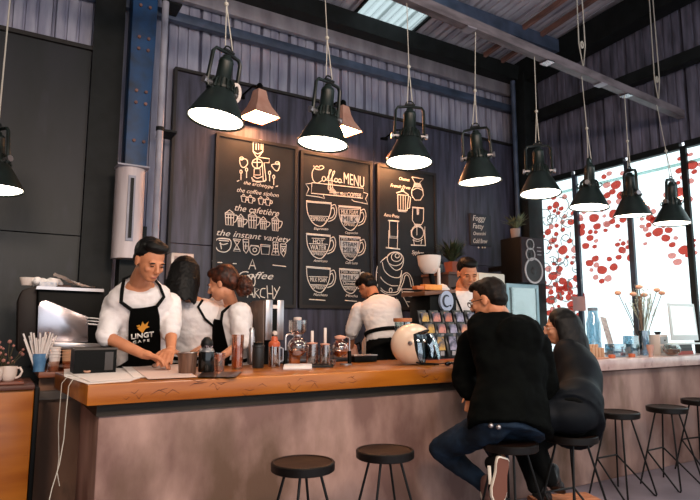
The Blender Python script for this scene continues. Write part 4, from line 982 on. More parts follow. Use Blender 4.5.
# grinder
YG = 4.76; g = thing('coffee_grinder', 'coffee grinder with a white bowl hopper beside the plant', 'grinder', (J(434,300,YG).x, YG, .951))
p = J(429, 256, YG); s = mpp(p); hx = p.x
b = B().lathe([(5*s,-18*s),(8*s,-15.5*s),(11*s,-9*s),(11.8*s,-2*s),(11.8*s,0),(11.2*s,0),(10.4*s,-9*s),(7*s,-15*s),(4.4*s,-17.5*s)], (hx, YG, p.z), 32); obj('hopper', b, ceramic, g, True)
b = B().lathe([(.0005,-16*s),(7.4*s,-15*s),(9.6*s,-10.5*s),(9.8*s,-10*s),(.0005,-9.6*s)], (hx, YG, p.z), 28); obj('beans', b, mat('beans', '#7a4433', .8), g, True)
b = B().lathe([(12*s,0),(12*s,1.3*s),(.0005,1.8*s)], (hx, YG, p.z), 32); obj('hopper_lid', b, blackm, g, True)
q = J(436, 300, YG)
b = B().tube([(hx+.02, YG, p.z-16*s), (hx+.05, YG, p.z-30*s)], .03, 14).tube([(hx+.05, YG, p.z-29*s), (hx+.05, YG, .98)], .075, 18); obj('grinder_body', b, blackm, g, True)
obj('grinder_neck', B().tube([(hx+.07, YG-.07, p.z-12*s), (hx+.07, YG-.07, p.z-31*s)], .018, 12), ceramic, g, True)
obj('grinder_base', B().box(hx-.08, hx+.16, YG-.1, YG+.12, .952, .98).bevel(.006), blackm, g, True)
# plant in terracotta box pot on wall shelf
YP = 5.55
def leafy(b, c, n, R, Hh, seed, wid=.02):
    rr = random.Random(seed)
    for k in range(n):
        a = rr.uniform(0, 2*pi); l = rr.uniform(.5, 1); q = c+V((R*l*cos(a), R*l*sin(a), Hh*rr.uniform(.35, 1)))
        mid_ = c.lerp(q, .55)+V((0,0,Hh*.12)); tdir = (q-mid_).normalized(); sd = tdir.cross(V((0,0,1))); sd = sd.normalized() if sd.length > .01 else V((1,0,0))
        b._add([c, mid_-sd*wid, q, mid_+sd*wid, mid_+V((0,0,.006))], [(0,1,4),(1,2,4),(2,3,4),(3,0,4)])
pz = J(452, 274, YP)
s = mpp(pz); t = thing('potted_plant', 'leafy plant in a square terracotta pot behind the barista at the badge machine', 'plant', (pz.x+.02, YP, pz.z))
w_ = 6.2*s
b = B().rings([[V((sx*w_*k+pz.x+.02, sy*w_*k+YP, pz.z+h_)) for sx, sy in ((-1,-1),(1,-1),(1,1),(-1,1))] for k, h_ in ((.82, 0), (1, 10*s), (1, 12*s), (.85, 12*s), (.8, 10*s))]); obj('pot', b, terracotta, t, True)
b = B(); leafy(b, V((pz.x, YP, pz.z+11*s)), 120, 19*s, 25*s, 4, .014); obj('foliage', b, leafm, t, True, smooth=0)
sh = thing('plant_shelf', 'brown wooden shelf unit under the square terracotta pot', 'shelf', (pz.x, 5.6, 0))
x0_, x1_ = J(436, 280, YP).x, J(478, 273, 5.2).x-.02
obj('shelf_board', B().box(x0_, x1_, 5.3, 5.85, pz.z-.03, pz.z-.002), mat('shelf_brown', '#5f4238', .6), sh, True)
obj('shelf_box', B().box(x0_+.02, x1_-.02, 5.34, 5.84, 1.2, pz.z-.031), mat('dark_shelf_box', '#4b3a36', .6), sh, True)
obj('shelf_support', B().box(x0_+.05, x0_+.1, 5.36, 5.84, 0, 1.199).box(x1_-.1, x1_-.05, 5.36, 5.84, 0, 1.199), darksteel, sh, True)
t = thing('storage_jar', 'dark squat jar on the brown shelf left of the terracotta pot', 'jar', (J(438.5,272,5.45).x, 5.45, pz.z)); obj('jar', B().lathe([(.0005,0),(.05,0),(.055,.02),(.055,.1),(.04,.12)], n=20), mat('jar_green', '#24302a', .3), t); obj('jar_lid', B().lathe([(.045,.12),(.048,.14),(.0005,.145)], n=20), blackm, t)
# ------------------------------------------------------------------ fridge, white cabinet, speaker
YF_ = 5.3
fr = thing('display_fridge', 'glass-door display fridge with pale interior under the speaker', 'fridge', (6.0, 5.5, 0))
xa, xb = J(507, 300, YF_).x, J(539, 300, YF_).x; zt = J(532, 283, 5.2).z-.01
obj('fridge_case', B().box(xa, xa+.03, YF_+.03, 5.85, 0, zt).box(xb-.03, xb, YF_+.03, 5.85, 0, zt).box(xa+.03, xb-.03, YF_+.03, 5.85, zt-.03, zt).box(xa+.03, xb-.03, 5.8, 5.85, 0, zt-.03).box(xa+.03, xb-.03, YF_+.03, 5.8, 0, .15), steel, fr, True)
inner = mat('fridge_inside', '#b4c3c6', .5, emit='#cfdfe2', es=.22)
obj('lit_liner', B().box(xa+.04, xb-.04, 5.77, 5.79, .16, zt-.04), inner, fr, True)
for z in (1.0, 1.22, 1.45, .75): obj('shelf', B().box(xa+.035, xb-.035, YF_+.08, 5.76, z, z+.012), steel, fr, True)
d = obj('door', B().box(xa, xa+.045, YF_, YF_+.025, .1, zt).box(xb-.045, xb, YF_, YF_+.025, .1, zt).box(xa+.045, xb-.045, YF_, YF_+.025, zt-.05, zt).box(xa+.045, xb-.045, YF_, YF_+.025, .1, .15), mat('door_frame_blue', '#8ba4ad', .35, .4), fr, True)
obj('door_glass', B().box(xa+.046, xb-.046, YF_+.008, YF_+.014, .151, zt-.051), glass, d, True)
for z, r0 in ((1.012, 1), (1.232, 2), (.762, 3)):
    rr = random.Random(r0)
    for k in range(5):
        x = xa+.12+k*(xb-xa-.24)/4; b = B().lathe([(.0005,0),(.028,0),(.03,.01),(.03,.09),(.012,.13),(.012,.155),(.0005,.156)], (x, YF_+.2, z+.001), 14)
        single('drink_bottle', b, mat('bottle_%d' % (k % 3), ['#8fb3ba', '#b9c9c4', '#5b7f8a'][k % 3], .3), 'pale bottle standing on a lit shelf inside the display fridge', 'bottle', 'bottles in the display fridge')
xw0, xw1 = J(479, 300, 5.2).x, J(506, 300, 5.2).x
t = thing('white_cabinet', 'tall plain cream cabinet between the badge-machine barista and the fridge', 'cabinet', ((xw0+xw1)/2, 5.4, 0))
creamm = mat('cream_panel', '#cfcabd', .6)
zt2 = J(490, 273, 5.2).z
obj('cabinet_body', B().box(xw0, xw1, 5.22, 5.6, 0, zt2).bevel(.006), creamm, t, True); obj('cabinet_door', B().box(xw0+.01, xw1-.01, 5.2, 5.218, .08, zt2-.01).bevel(.004), creamm, t, True)
# speaker
YS_ = 5.2; sp = thing('loudspeaker', 'black and brown loudspeaker mounted high in the corner beside the windows', 'speaker', (6.0, 5.4, J(530,283,YS_).z))
xa, xb = J(521.5, 260, YS_).x, J(544, 260, YS_).x; z0, z1 = J(532, 283, YS_).z, J(532, 237.5, YS_).z
obj('speaker_box', B().box(xa, xb, YS_+.02, 5.56, z0, z1).bevel(.006), mat('speaker_black', '#0a0a0a', .6, spec=.2), sp, True)
obj('front_baffle', B().box(xa+.005, xb-.005, YS_, YS_+.019, z0+.005, z1-.005).bevel(.004), mat('baffle_brown', '#2a2226', .6, spec=.2), sp, True)
ws_ = xb-xa; hs_ = z1-z0
for (fx, fz, r, nm) in ((.5, .27, .40, 'woofer'), (.38, .62, .2, 'midrange'), (.38, .84, .17, 'tweeter')):
    c = V((xa+ws_*fx, YS_-.001, z0+hs_*fz)); rr = r*ws_
    b = B().lathe([(rr*.86,0),(rr*.86,.014),(rr,.014),(rr,0)], n=32); b.bm.transform(Matrix.Translation(c) @ Matrix.Rotation(pi/2, 4, 'X')); w_ = obj(nm, b, mat('speaker_ring', '#a7a2a4', .4), sp, True)
    b = B().lathe([(rr*.85,.006),(rr*.5,-.004+.006),(rr*.3,.004),(rr*.25,.012),(.0005,.018)], n=28); b.bm.transform(Matrix.Translation(c) @ Matrix.Rotation(pi/2, 4, 'X')); obj('cone', b, mat('cone_dark', '#1a1618', .6), w_, True)
b = B()
for k in range(3): b.box(xa+ws_*.7, xa+ws_*.88, YS_-.006, YS_, z0+hs_*(.62+.08*k), z0+hs_*(.64+.08*k))
obj('level_marks', b, mat('speaker_ring2', '#8b8588', .4), sp, True)
obj('wall_bracket', B().box(xa+.1, xa+.2, 5.561, 5.6, z0+.1, z1-.1).box(xa+.1, xa+.2, 5.56, 5.9, z0+.2, z0+.26), black, sp, True)
pz = V(((xa+xb)/2-.1, YS_+.14, z1+.001)); s = mpp(pz)
t = thing('small_potted_plant', 'small plant with spreading twigs on top of the wall speaker', 'plant', pz)
obj('pot', B().lathe([(.0005,0),(4*s,0),(5*s,9*s),(4.4*s,9*s),(.0005,8*s)], (pz.x-.06, pz.y, pz.z), 20), mat('pale_pot', '#8e7f78', .7), t, True)
b = B(); leafy(b, V((pz.x-.04, pz.y, pz.z+8*s)), 60, 17*s, 18*s, 9, .012); obj('foliage', b, mat('grey_green', '#4f5743', .7, col2='#77805f', scale=20), t, True, smooth=0)
# white box on the wall behind the long-haired barista
p0, p1 = J(171, 263, 5.7), J(194, 254, 5.7)
t = thing('paper_dispenser', 'white box mounted on the wall above the long-haired barista', 'dispenser', ((p0.x+p1.x)/2, 5.7, p0.z-.15))
obj('dispenser_body', B().box(p0.x, p1.x, 5.7, 5.89, p0.z-.15, p1.z).bevel(.008), ceramic, t, True); obj('dispenser_front', B().box(p0.x+.03, p1.x-.03, 5.692, 5.699, p0.z-.13, p1.z-.03).bevel(.003), mat('dull_pink', '#a99590', .6), t, True)
# ------------------------------------------------------------------ marble side objects
def mthing(name, label, cat, px, py, group=None):
    p = T(px, py); return thing(name, label, cat, (p.x, p.y, Z), 0, group), mpp(p)
t, s = mthing('cup_carrier', 'wooden carrier with small kraft cups behind the seated woman', 'carrier', 596, 359)
obj('carrier_tray', B().box(-11*s, 13*s, -.05, .09, 0, .015).bevel(.003), mat('tan_wood', '#b98567', .6), t)
for k in range(4):
    for j in range(2):
        b = B().box(-9*s+k*5*s, -5.3*s+k*5*s, -.03+j*.06, .015+j*.06, .016, .1+j*.03).bevel(.003); single_ = obj('kraft_pack', b, kraft, t)
t, s = mthing('water_bottle', 'clear blue-grey tall bottle on the marble behind the kraft cup carrier', 'bottle', 595, 353)
obj('bottle_body', lathe_px([(6,0),(6.6,1),(6.8,30),(5,36),(4.6,42),(.1,42)], s), MATS['visor_tint'], t)
obj('bottle_cap', lathe_px([(4.8,42),(4.8,45),(.1,45.4)], s), mat('grey_cap', '#6c7a86', .4), t)
t, s = mthing('card_stand', 'grey picture card tilted on a stand above the blue glass box', 'card', 611, 354)
b = B().rings([[V((x*s, y+.0, z*s)) for x, y, z in ((-5,-.02,6),(4.5,-.02,5),(2,.05,36),(-7,.05,37))], [V((x*s, y+.004, z*s)) for x, y, z in ((-5,-.02,6),(4.5,-.02,5),(2,.05,36),(-7,.05,37))]]); obj('card', b, mat('card_print', '#8a7f80', .6, col2='#c2b8b2', scale=30), t)
obj('stand', B().box(-6*s, 5*s, -.04, .04, 0, .012).tube([(-1*s, 0, .012), (-1*s, .0, 8*s)], .006, 8), steel, t)
for k, (px, py, w, h, lab) in enumerate(((616, 357, 20, 13, 'low glass box with blue print nearest the kraft cups'), (632, 356, 12, 20, 'tall clear glass box with blue print left of the vase'))):
    t, s = mthing('glass_box', lab, 'glass box', px, py, 'glass boxes on the marble')
    obj('glass_wall', B().box(-w/2*s, w/2*s, -.05, .05, .002, h*s).bevel(.004), MATS['visor_tint'], t)
    obj('printed_insert', B().box(-w/2*s+.01, w/2*s-.01, -.03, .03, .006, h*.6*s), mat('blue_print', '#7f97a8', .6, col2='#c9d2d3', scale=40), t)
b = B().lathe([(.0005,0),(.03,0),(.033,.03),(.0005,.035)], T(632, 357, Z), 16); single('orange_dish_and_lid', b, mat('orange_dish_and_lid', '#b9603c', .5), 'tiny orange dish on the marble before the glass boxes', 'dish')
b = B().lathe([(.0005,0),(.03,0),(.033,.03),(.0005,.035)], T(612, 358, Z), 16); single('orange_dish_and_lid', b, mat('orange_dish_and_lid', '#b9603c', .5), 'small orange lid beside the kraft cup carrier', 'dish')  # a loose orange lid, same shape as the tiny dish
t, s = mthing('flower_vase', 'clear glass vase holding tall dried flowers before the second mullion', 'vase', 643, 355)
obj('glass_wall', lathe_px([(7,0),(7.5,1),(7.5,24)], s, 28, .004), MATS['visor_tint'], t)
base = V(t.location); 
for (px, py, kind) in ((618,293,0),(633,294,0),(639,287,0),(644,295,0),(657,290,0),(662,293,0),(640,296,1),(625,303,2),(651,294,2),(648,298,2)):
    e = on(1, px, py, base.y); bt_ = base+V((random.uniform(-.03,.03), random.uniform(-.02,.02), .05))
    md = bt_.lerp(e, .5)+V((0, 0, .03))
    obj('flower_stem', B().tube([bt_, md, e], .004 if kind != 1 else .02, 6), mat('stem_dark', '#3d3a34', .8) if kind != 1 else mat('stem_bundle', '#6e5a4a', .8), t, True)
    if kind == 0:
        b = B().ball(e, (.035, .035, .024), sub=2)
        for v in b.bm.verts: v.co += (v.co-e)*.18*noise.noise(v.co*60)
        obj('blossom', b, mat('peach_blossom', '#d9a184', .8), t, True)
b = B()
for k in range(30):
    a = random.uniform(-1.1, 1.1); l = random.uniform(.25, .42); q = base+V((.1,0,.2)); e = q+V((l*sin(a)*.8, random.uniform(-.1,.1), .15+l*cos(a)))
    b.tube([base+V((0,0,.1)), q.lerp(e,.4), e], .0018, 4)
    for j in range(3): b.ball(q.lerp(e, .7+.1*j)+V((random.uniform(-.02,.02),0,0)), .007, sub=1)
obj('fine_grass', b, mat('pale_grass', '#a9b09a', .8), t, True)
t, s = mthing('egg_cup', 'small pinkish cup right of the vase', 'cup', 651, 357); obj('cup', lathe_px([(2.2,0),(1.6,3),(3.4,8),(3.6,12)], s, 20, .003), mat('pinkish_clay', '#b98f80', .6), t)
t, s = mthing('drawer_box', 'small white two-drawer box between vase and laptop', 'box', 661, 355)
obj('box_body', B().box(-7*s, 7*s, -.04, .08, 0, 20*s).bevel(.004), ceramic, t)
for k in range(2): obj('drawer', B().box(-6.3*s, 6.3*s, -.048, -.041, (2+9*k)*s, (9+9*k)*s).bevel(.002), mat('box_grey', '#9aa0a2', .5), t)
for k in range(2): obj('drawer_knob', B().ball((0,-.052,(5.5+9*k)*s), .008), darksteel, t)
b = B(); p = V(t.location)+V((0,.02,20*s+.001)); b.lathe([(.0005,0),(.02,0),(.035,.03),(.03,.03),(.0005,.006)], p, 18); single('tiny_bowl', b, darksteel, 'tiny dark bowl on the white drawer box', 'bowl')
t, s = mthing('glass_teapot', 'round glass teapot of brown tea on the marble', 'teapot', 672, 355.9)
obj('glass_wall', lathe_px([(4,0),(8,4),(8.6,7),(7,10.5),(4,12)], s, 28, .003), glass, t); obj('tea', lathe_px([(3.6,1),(7,4),(7.6,6.5),(.1,6.6)], s), mat('tea_brown', '#8f5a45', .3), t)
obj('teapot_handle', B().tube([(8*s,0,9*s),(12.5*s,0,9*s),(12.5*s,0,4*s),(8*s,0,3*s)], .006, 8), glass, t); obj('teapot_spout', B().tube([(-8*s,0,4*s),(-12*s,0,7*s),(-13.5*s,0,10*s)], .008, 8), steel, t)
# books and laptop
bz = Z
for k, (px, w, h, cm, cn) in enumerate(((690, 30, 3.5, '#8e3b30', 'red book, lowest of the stack by the laptop'), (693, 27, 3.2, '#2d2a2b', 'black book in the middle of the stack by the laptop'), (694, 25, 3.0, '#3d4140', 'dark grey book, topmost of the stack by the laptop'))):
    p = V((J(684,340,3.42).x, 3.42, Z)); s = mpp(p); t = thing('book', cn, 'book', (p.x+.01*k, p.y+.05, bz), .04*k, 'books by the laptop')
    obj('cover', B().box(-w/2*s, w/2*s, -.05, .09, 0, .004).box(-w/2*s, w/2*s, -.05, .09, h*s-.004, h*s).box(-w/2*s, w/2*s, -.054, -.05, 0, h*s), mat('book_%d' % k, cm, .6), t)
    obj('pages', B().box(-w/2*s+.003, w/2*s-.003, -.049, .088, .0045, h*s-.0045), paper, t); bz += h*s+.001
Yl_ = 3.40; t = thing('laptop', 'open white laptop standing on the books before the bright window', 'laptop', (J(684,340,Yl_).x, Yl_, bz))
p = V(t.location)
b = B(); b.poly([J(x, y, Yl_) for x, y in ((668,303),(694,304),(699,340.5),(672,340.5))], (0,.012,0)); b.bevel(.004); obj('screen_back', b, mat('laptop_white', '#c9cfcd', .4), t, True)
b = B(); b.poly([J(x, y, Yl_-.003) for x, y in ((670.5,306),(692.5,307),(697,335),(674,335))], (0,.003,0)); obj('screen', b, mat('screen_pale', '#dbe4e1', .3, emit='#dfe9e6', es=.35), t, True)
zz = bz+.018; xq0, xq1 = J(671, 338, Yl_).x, J(699, 338, Yl_).x
obj('laptop_base', B().box(xq0, xq1, Yl_-.02, Yl_+.17, zz-.017, zz).bevel(.004), MATS['laptop_white'], t, True)
# square notice on the mullion
b = B(); b.box(XW-.055, XW-.045, on(0, 588, 305, XW).y, on(0, 575.5, 305, XW).y, on(0, 582, 311, XW).z, on(0, 582, 296.5, XW).z); single('paper_notice', b, mat('notice_pink', '#c7a8ac', .7), 'pale pink square notice stuck to the left window mullion', 'notice')
# ------------------------------------------------------------------ stools
def stool():
    t = thing('bar_stool', '', 'bar stool', (0,0,0), 0, 'black hairpin bar stools at the counter'); zs = .66; r = .165
    b = B().lathe([(.0005,zs-.045),(r-.006,zs-.045),(r,zs-.04),(r,zs-.004),(r-.004,zs),(r-.012,zs),(r-.016,zs-.004),(r*.5,zs-.011),(.0005,zs-.013)], n=48); obj('seat', b, mat('seat_brown', '#1c100b', .5, spec=.15, col2='#2d1b13', scale=4, stretch=(.5,3,1)), t)
    b = B().lathe([(r-.004,zs+.0005),(r-.009,zs+.0022),(r-.013,zs+.0005)], n=48); b.lathe([(r+.0008,zs-.04),(r+.0015,zs-.004),(r-.003,zs+.001)], n=48); obj('seat_rim', b, mat('seat_rim_black', '#0c0908', .4, spec=.2), t)
    rr = .0075; zm = .28
    for sx in (-1, 1):
        top = V((sx*.06, .07, zs-.046)); ft = V((sx*.19, .17, .0075)); m_ = top.lerp(ft, (zs-.046-zm)/(zs-.054))
        obj('leg', B().tube([top, ft], rr, 8).ball(ft, rr), black, t)
        top2 = V((sx*.06, -.07, zs-.046)); f2 = V((sx*.19, -.17, .02))
        obj('leg', B().tube([top2, f2, V((sx*.19, -.165, .0085)), V((sx*.19, -.15, .009)), m_], rr, 8), black, t)
    a = V((-.06,.07,zs-.046)).lerp(V((-.19,.17,.0075)), (zs-.046-zm)/(zs-.054)); e = V((-a.x, a.y, a.z))
    obj('footrest', B().tube([a, e], rr, 8), black, t)
    obj('seat_plate', B().box(-.09,.09,-.09,.09,zs-.052,zs-.0455), black, t)
    return t
st0 = stool()
SP = [(303, 461.5, 'empty bar stool leftmost and nearest in front of the counter', .1), (385, 449.5, 'empty bar stool left of the seated man, second from the left', -.15), (510, 442, 'bar stool under the seated man in blue jeans', .1), (571, 434, 'bar stool under the seated woman', -.1),
      (618, 411.5, 'empty bar stool just right of the seated woman', 0), (666.5, 406.5, 'empty bar stool with two neighbours, in front of the marble counter', .05), (700, 399.5, 'bar stool cut off by the right picture edge', -.1)]
SPOS = []
for i, (px, py, lab, rzv) in enumerate(SP):
    p = on(2, px, py, .66); o = st0 if i == 0 else copytree(st0)
    o.location = (p.x, p.y, 0); o.rotation_euler = (0,0,rzv); o['label'] = lab; ROOT[o.name] = Matrix.Translation(V((p.x,p.y,0))) @ Matrix.Rotation(rzv, 4, 'Z'); SPOS.append(p)
# pallet board on the floor at the bottom edge
CR = T(586, 492, .1)-Matrix.Rotation(radians(-20), 3, 'Z') @ V((.26, .25, 0))
t = thing('wooden_crate', 'low orange-brown wooden crate on the floor at the bottom picture edge', 'crate', (CR.x, CR.y, 0), radians(-20))
for z0_, z1_ in ((.0, .035), (.05, .085)):
    obj('plank', B().box(-.22,.26,.255,.275,z0_+.002,z1_).bevel(.003), mat('crate_wood', '#a3603f', .6, col2='#b97750', scale=5, stretch=(.4,3,3)), t)
for k in range(5): obj('plank', B().box(-.22,.26,-.24+k*.102,-.15+k*.102,.087,.1).bevel(.003), MATS['crate_wood'], t)
obj('plank', B().box(-.22,-.2,-.24,.25,.0,.085), MATS['crate_wood'], t); obj('plank', B().box(.24,.26,-.24,.25,.0,.085), MATS['crate_wood'], t)
# ------------------------------------------------------------------ people
def person(label, base): return thing('person', label, 'person', base)
class Torso:
    MALE = [(-.14,.165,.135),(-.07,.175,.135),(0,.175,.13),(.12,.172,.128),(.3,.155,.118),(.55,.172,.125),(.75,.19,.12),(.87,.172,.10),(.95,.10,.078),(1.0,.062,.062)]
    FEM = [(-.14,.17,.14),(-.07,.18,.14),(0,.178,.135),(.12,.168,.125),(.32,.13,.105),(.55,.15,.115),(.75,.162,.115),(.87,.148,.092),(.95,.088,.068),(1.0,.052,.055)]
    def __init__(s, pel, neck, R, front, sc, fem=False, bend=0.0, wide=1.0):
        s.p, s.n = V(pel), V(neck); s.f0 = V(front).normalized(); s.R = (V(R)-s.f0*0).normalized(); s.sc = sc; s.wide = wide
        s.prof = Torso.FEM if fem else Torso.MALE; s.bend = bend
        ax = (s.n-s.p).normalized(); s.Bk = (s.f0-ax*s.f0.dot(ax)).normalized()
        if s.Bk.cross(ax).dot(s.R) < 0: s.R = -s.R
    def c(s, t): return s.p.lerp(s.n, t) - s.Bk*(s.bend*sin(pi*max(0, min(1, t))))
    def fr(s, t):
        ax = (s.c(t+.02)-s.c(t-.02)).normalized(); Rv = (s.R-ax*s.R.dot(ax)).normalized(); Fv = ax.cross(Rv)
        if Fv.dot(s.f0) < 0: Fv = -Fv
        P = s.prof; tt = max(P[0][0], min(P[-1][0], t))
        for i in range(len(P)-1):
            if P[i][0] <= tt <= P[i+1][0]:
                u = (tt-P[i][0])/(P[i+1][0]-P[i][0]); u = u*u*(3-2*u); a = P[i][1]*(1-u)+P[i+1][1]*u; b = P[i][2]*(1-u)+P[i+1][2]*u
        return s.c(t), Rv, Fv, a*s.sc*s.wide, b*s.sc
    def pt(s, t, ang, off=0):
        c, R, Fv, a, b = s.fr(t); return c+R*((a+off)*sin(ang))+Fv*((b+off)*cos(ang))
    def loft(s, b, off=0, t0=-.07, t1=1.0, n=26, extra=None):
        b.rings([[s.pt(t0+(t1-t0)*i/20, 2*pi*j/n, off) for j in range(n)] for i in range(21)]); return b
def hframe(c, f, pitch, roll=0):
    f = V((f[0], f[1], 0)).normalized(); r = f.cross(V((0,0,1))); ff = f*cos(pitch)-V((0,0,1))*sin(pitch); u = r.cross(ff)
    M = Matrix((r, ff, u)).transposed().to_4x4(); M = M @ Matrix.Rotation(roll, 4, 'Y'); M.translation = V(c); return M
def head(b, M, s, neck, nr=.056):
    old = b.m; b.m = M @ Matrix.Scale(s, 4)
    E_ = lambda c, r, sub=3: b.ball(c, r, sub=sub)
    E_((0,-.012,.028), (.074,.094,.088)); E_((0,.022,-.03), (.062,.070,.078)); E_((0,.052,-.082), (.034,.034,.028)); E_((0,.03,-.062), (.05,.052,.04))
    E_((0,.078,.018), (.05,.016,.012)); b.tube([(0,.092,.008), (0,.104,-.018), (0,.112,-.03)], [.009,.011,.014], 10); E_((0,.108,-.032), (.014,.011,.010), 2)
    for sx in (-1, 1):
        E_((sx*.034,.064,-.026), (.024,.022,.022)); E_((sx*.075,-.008,-.008), (.009,.019,.031)); E_((sx*.078,-.014,.004), (.008,.014,.018)); E_((sx*.011,.106,-.033), (.008,.009,.007), 2)
        E_((sx*.028,.076,.0), (.014,.012,.009), 2)
    E_((0,.084,-.062), (.022,.012,.007)); E_((0,.082,-.071), (.019,.012,.007))
    b.m = old
    q = M @ (V((0,-.022,-.06))*s); b.cap(q, V(neck), nr*s, nr*1.08*s)
def facebits(parent, M, s, closed=True):
    def E_(name, c, r, m, sub=2):
        b = B(); b.m = M @ Matrix.Scale(s, 4); b.ball(c, r, sub=sub); obj(name, b, m, parent, True)
    for sx in (-1, 1):
        if closed: E_('eye', (sx*.03,.086,-.001), (.014,.006,.0025), hairm)
        else: E_('eye', (sx*.03,.083,.0), (.012,.008,.007), ceramic); 
        E_('eyebrow', (sx*.032,.090,.019), (.018,.006,.0035), hairm)
    E_('mouth', (0,.092,-.066), (.019,.006,.005), lipm)
def hairblob(parent, M, s, ells, m=None, vox=.008, disp=.004, name='hair', dscale=.03, sm=3):
    b = B(); b.m = M @ Matrix.Scale(s, 4)
    for c, r in ells: b.ball(c, r, sub=3)
    b.m = Matrix(); nb = blob(b, vox, sm, disp, dscale); return obj(name, nb, m or hairm, parent, True)
SHORT = [((0,-.028,.05),(.086,.09,.088)), ((0,.03,.096),(.070,.060,.036)), ((0,-.055,.0),(.074,.058,.062)), ((0,.05,.088),(.052,.036,.026))]
def hand(b, w, d, pn, s, thumb=1, curl=.5, spread=1):
    w = V(w); d = V(d).normalized(); pn = V(pn); pn = (pn-d*pn.dot(d)).normalized(); ac = d.cross(pn)*thumb
    rot = Matrix((d, ac, pn)).transposed()
    b.ball(w+d*.048*s, (.052*s, .040*s, .016*s), rot); b.cap(w, w+d*.03*s, .026*s, .024*s, 10)
    for k, (o, L) in enumerate(((.030, .9), (.010, 1.0), (-.010, .95), (-.029, .75))):
        p = w+d*.088*s+ac*o*s; dd = (d+ac*o*3*spread).normalized(); pts = [w+d*.06*s+ac*o*.9*s, p]
        for j, l in enumerate((.040, .026, .020)):
            a = curl*(.5+.6*j); q = Matrix.Rotation(0, 3, 'X'); v = dd*cos(a)+pn*sin(a); p = p+v*(l*L*s); pts.append(p)
        b.chain(pts, [.0095*s, .0095*s, .0088*s, .008*s, .007*s], 8)
    p = w+d*.02*s+ac*.03*s; v1 = (ac*.8+d*.7+pn*.3).normalized(); v2 = (ac*.3+d*1.0+pn*.5).normalized()
    b.chain([w+d*.015*s+ac*.012*s, p, p+v1*.038*s, p+v1*.038*s+v2*.03*s], [.014*s, .013*s, .010*s, .0085*s], 8)
def arm(b, S, El, Wr, s, k=1.0): b.chain([S, El, Wr], [.052*s*k, .040*s*k, .027*s*k], 14)
def sleeve(b, S, El, Wr, s, ext=1.0, add=.016, toWr=None):
    """toWr: how far the sleeve runs down the forearm, 0..1 (negative = ends above the elbow)"""
    S, El, Wr = V(S), V(El), V(Wr)
    if ext <= 1: e = S.lerp(El, ext); b.cap(S, e, (.060+add)*s, (.050+add)*s, 16)
    else:
        b.cap(S, El, (.060+add)*s, (.046+add)*s, 16); e = El.lerp(Wr, ext-1); b.cap(El, e, (.046+add)*s, (.032+add)*s, 16)
def shoe(parent, heel, toe, n, s, upper, sole, bottom=None, wid=.045):
    """n points from the sole up to the ankle"""
    heel, toe = V(heel), V(toe); d = (toe-heel); L = d.length; d.normalize(); n = V(n); n = (n-d*n.dot(d)).normalized(); a = d.cross(n); w = wid*s
    prof = [(0,.55),(.04,.75),(.15,.82),(.35,.74),(.55,.86),(.72,1.0),(.88,.85),(.97,.55),(1,.3)]
    out = [heel+d*(u*L)+a*(w*k) for u, k in prof]+[heel+d*(u*L)-a*(w*k) for u, k in reversed(prof)]
    b = B().poly(out, n*.022*s); b.bevel(.004*s, 2); so = obj('sole', b, sole, parent, True)
    if bottom:
        cc = heel+d*(L*.5); b = B().poly([cc+(q-cc)*.92-n*.002 for q in out], n*.0025); obj('tread', b, bottom, parent, True)
    b = B()
    for u, h, r in ((.12,.045,.036),(.2,.06,.04),(.35,.05,.038),(.52,.035,.037),(.7,.028,.040),(.85,.022,.032)):
        b.ball(heel+d*(u*L)+n*(h*s*.8+.01), (r*1.05*s, r*1.05*s, r*1.05*s), sub=2)
    b.cap(heel+d*(.17*L)+n*.05*s, heel+d*(.17*L)+n*.1*s, .038*s, .04*s)
    nb = blob(b, .008, 5); pl = heel+n*.004
    bmesh.ops.bisect_plane(nb.bm, geom=nb.bm.verts[:]+nb.bm.edges[:]+nb.bm.faces[:], plane_co=pl, plane_no=n, clear_inner=True)
    return obj('shoe', nb, upper, parent, True)
def aprons(parent, T_, s, m, bib=(.25, .80), half=.62, low=.55, strapneck=True, wrap=1.15, name='apron'):
    b = B(); R = []
    for i in range(13):
        u = i/12; t = bib[0]+(bib[1]-bib[0])*u; h = half*(1.35-.5*u) if u > .15 else wrap-(wrap-half*1.275)*u/.15
        R.append([T_.pt(t, -h+2*h*j/12, .032*s) for j in range(13)])
    # skirt below
    c, Rv, Fv, a, bb = T_.fr(bib[0]); S = []
    for i in range(7):
        u = i/6; S.append([c+Rv*((a*1.05+.03*s)*sin(-wrap+2*wrap*j/12))+Fv*((bb+.035*s+.02*u)*cos(-wrap+2*wrap*j/12))-V((0,0,1))*(low*s*(1-u)) for j in range(13)])
    b.rings(S[:-1]+R, cap=False, closed=False); bmesh.ops.solidify(b.bm, geom=b.bm.faces[:], thickness=.006); ap = obj(name, b, m, parent, True)
    if strapneck:
        for sx in (-1, 1):
            b = B().tube([T_.pt(bib[1]-.01, sx*half*.8, .036*s), T_.pt(.9, sx*.75, .03*s), T_.pt(.97, sx*1.2, .028*s), T_.pt(.985, sx*2.2, .028*s), T_.pt(.985, pi*sx, .028*s)], .011*s, 8, .5); obj('neck_strap', b, m, ap, True)
    b = B().tube([T_.pt(bib[0]+.02, wrap*.9+(2*pi-1.8*wrap)*k/14, .032*s) for k in range(15)], .014*s, 8, .5); obj('waist_tie', b, m, ap, True)
    return ap
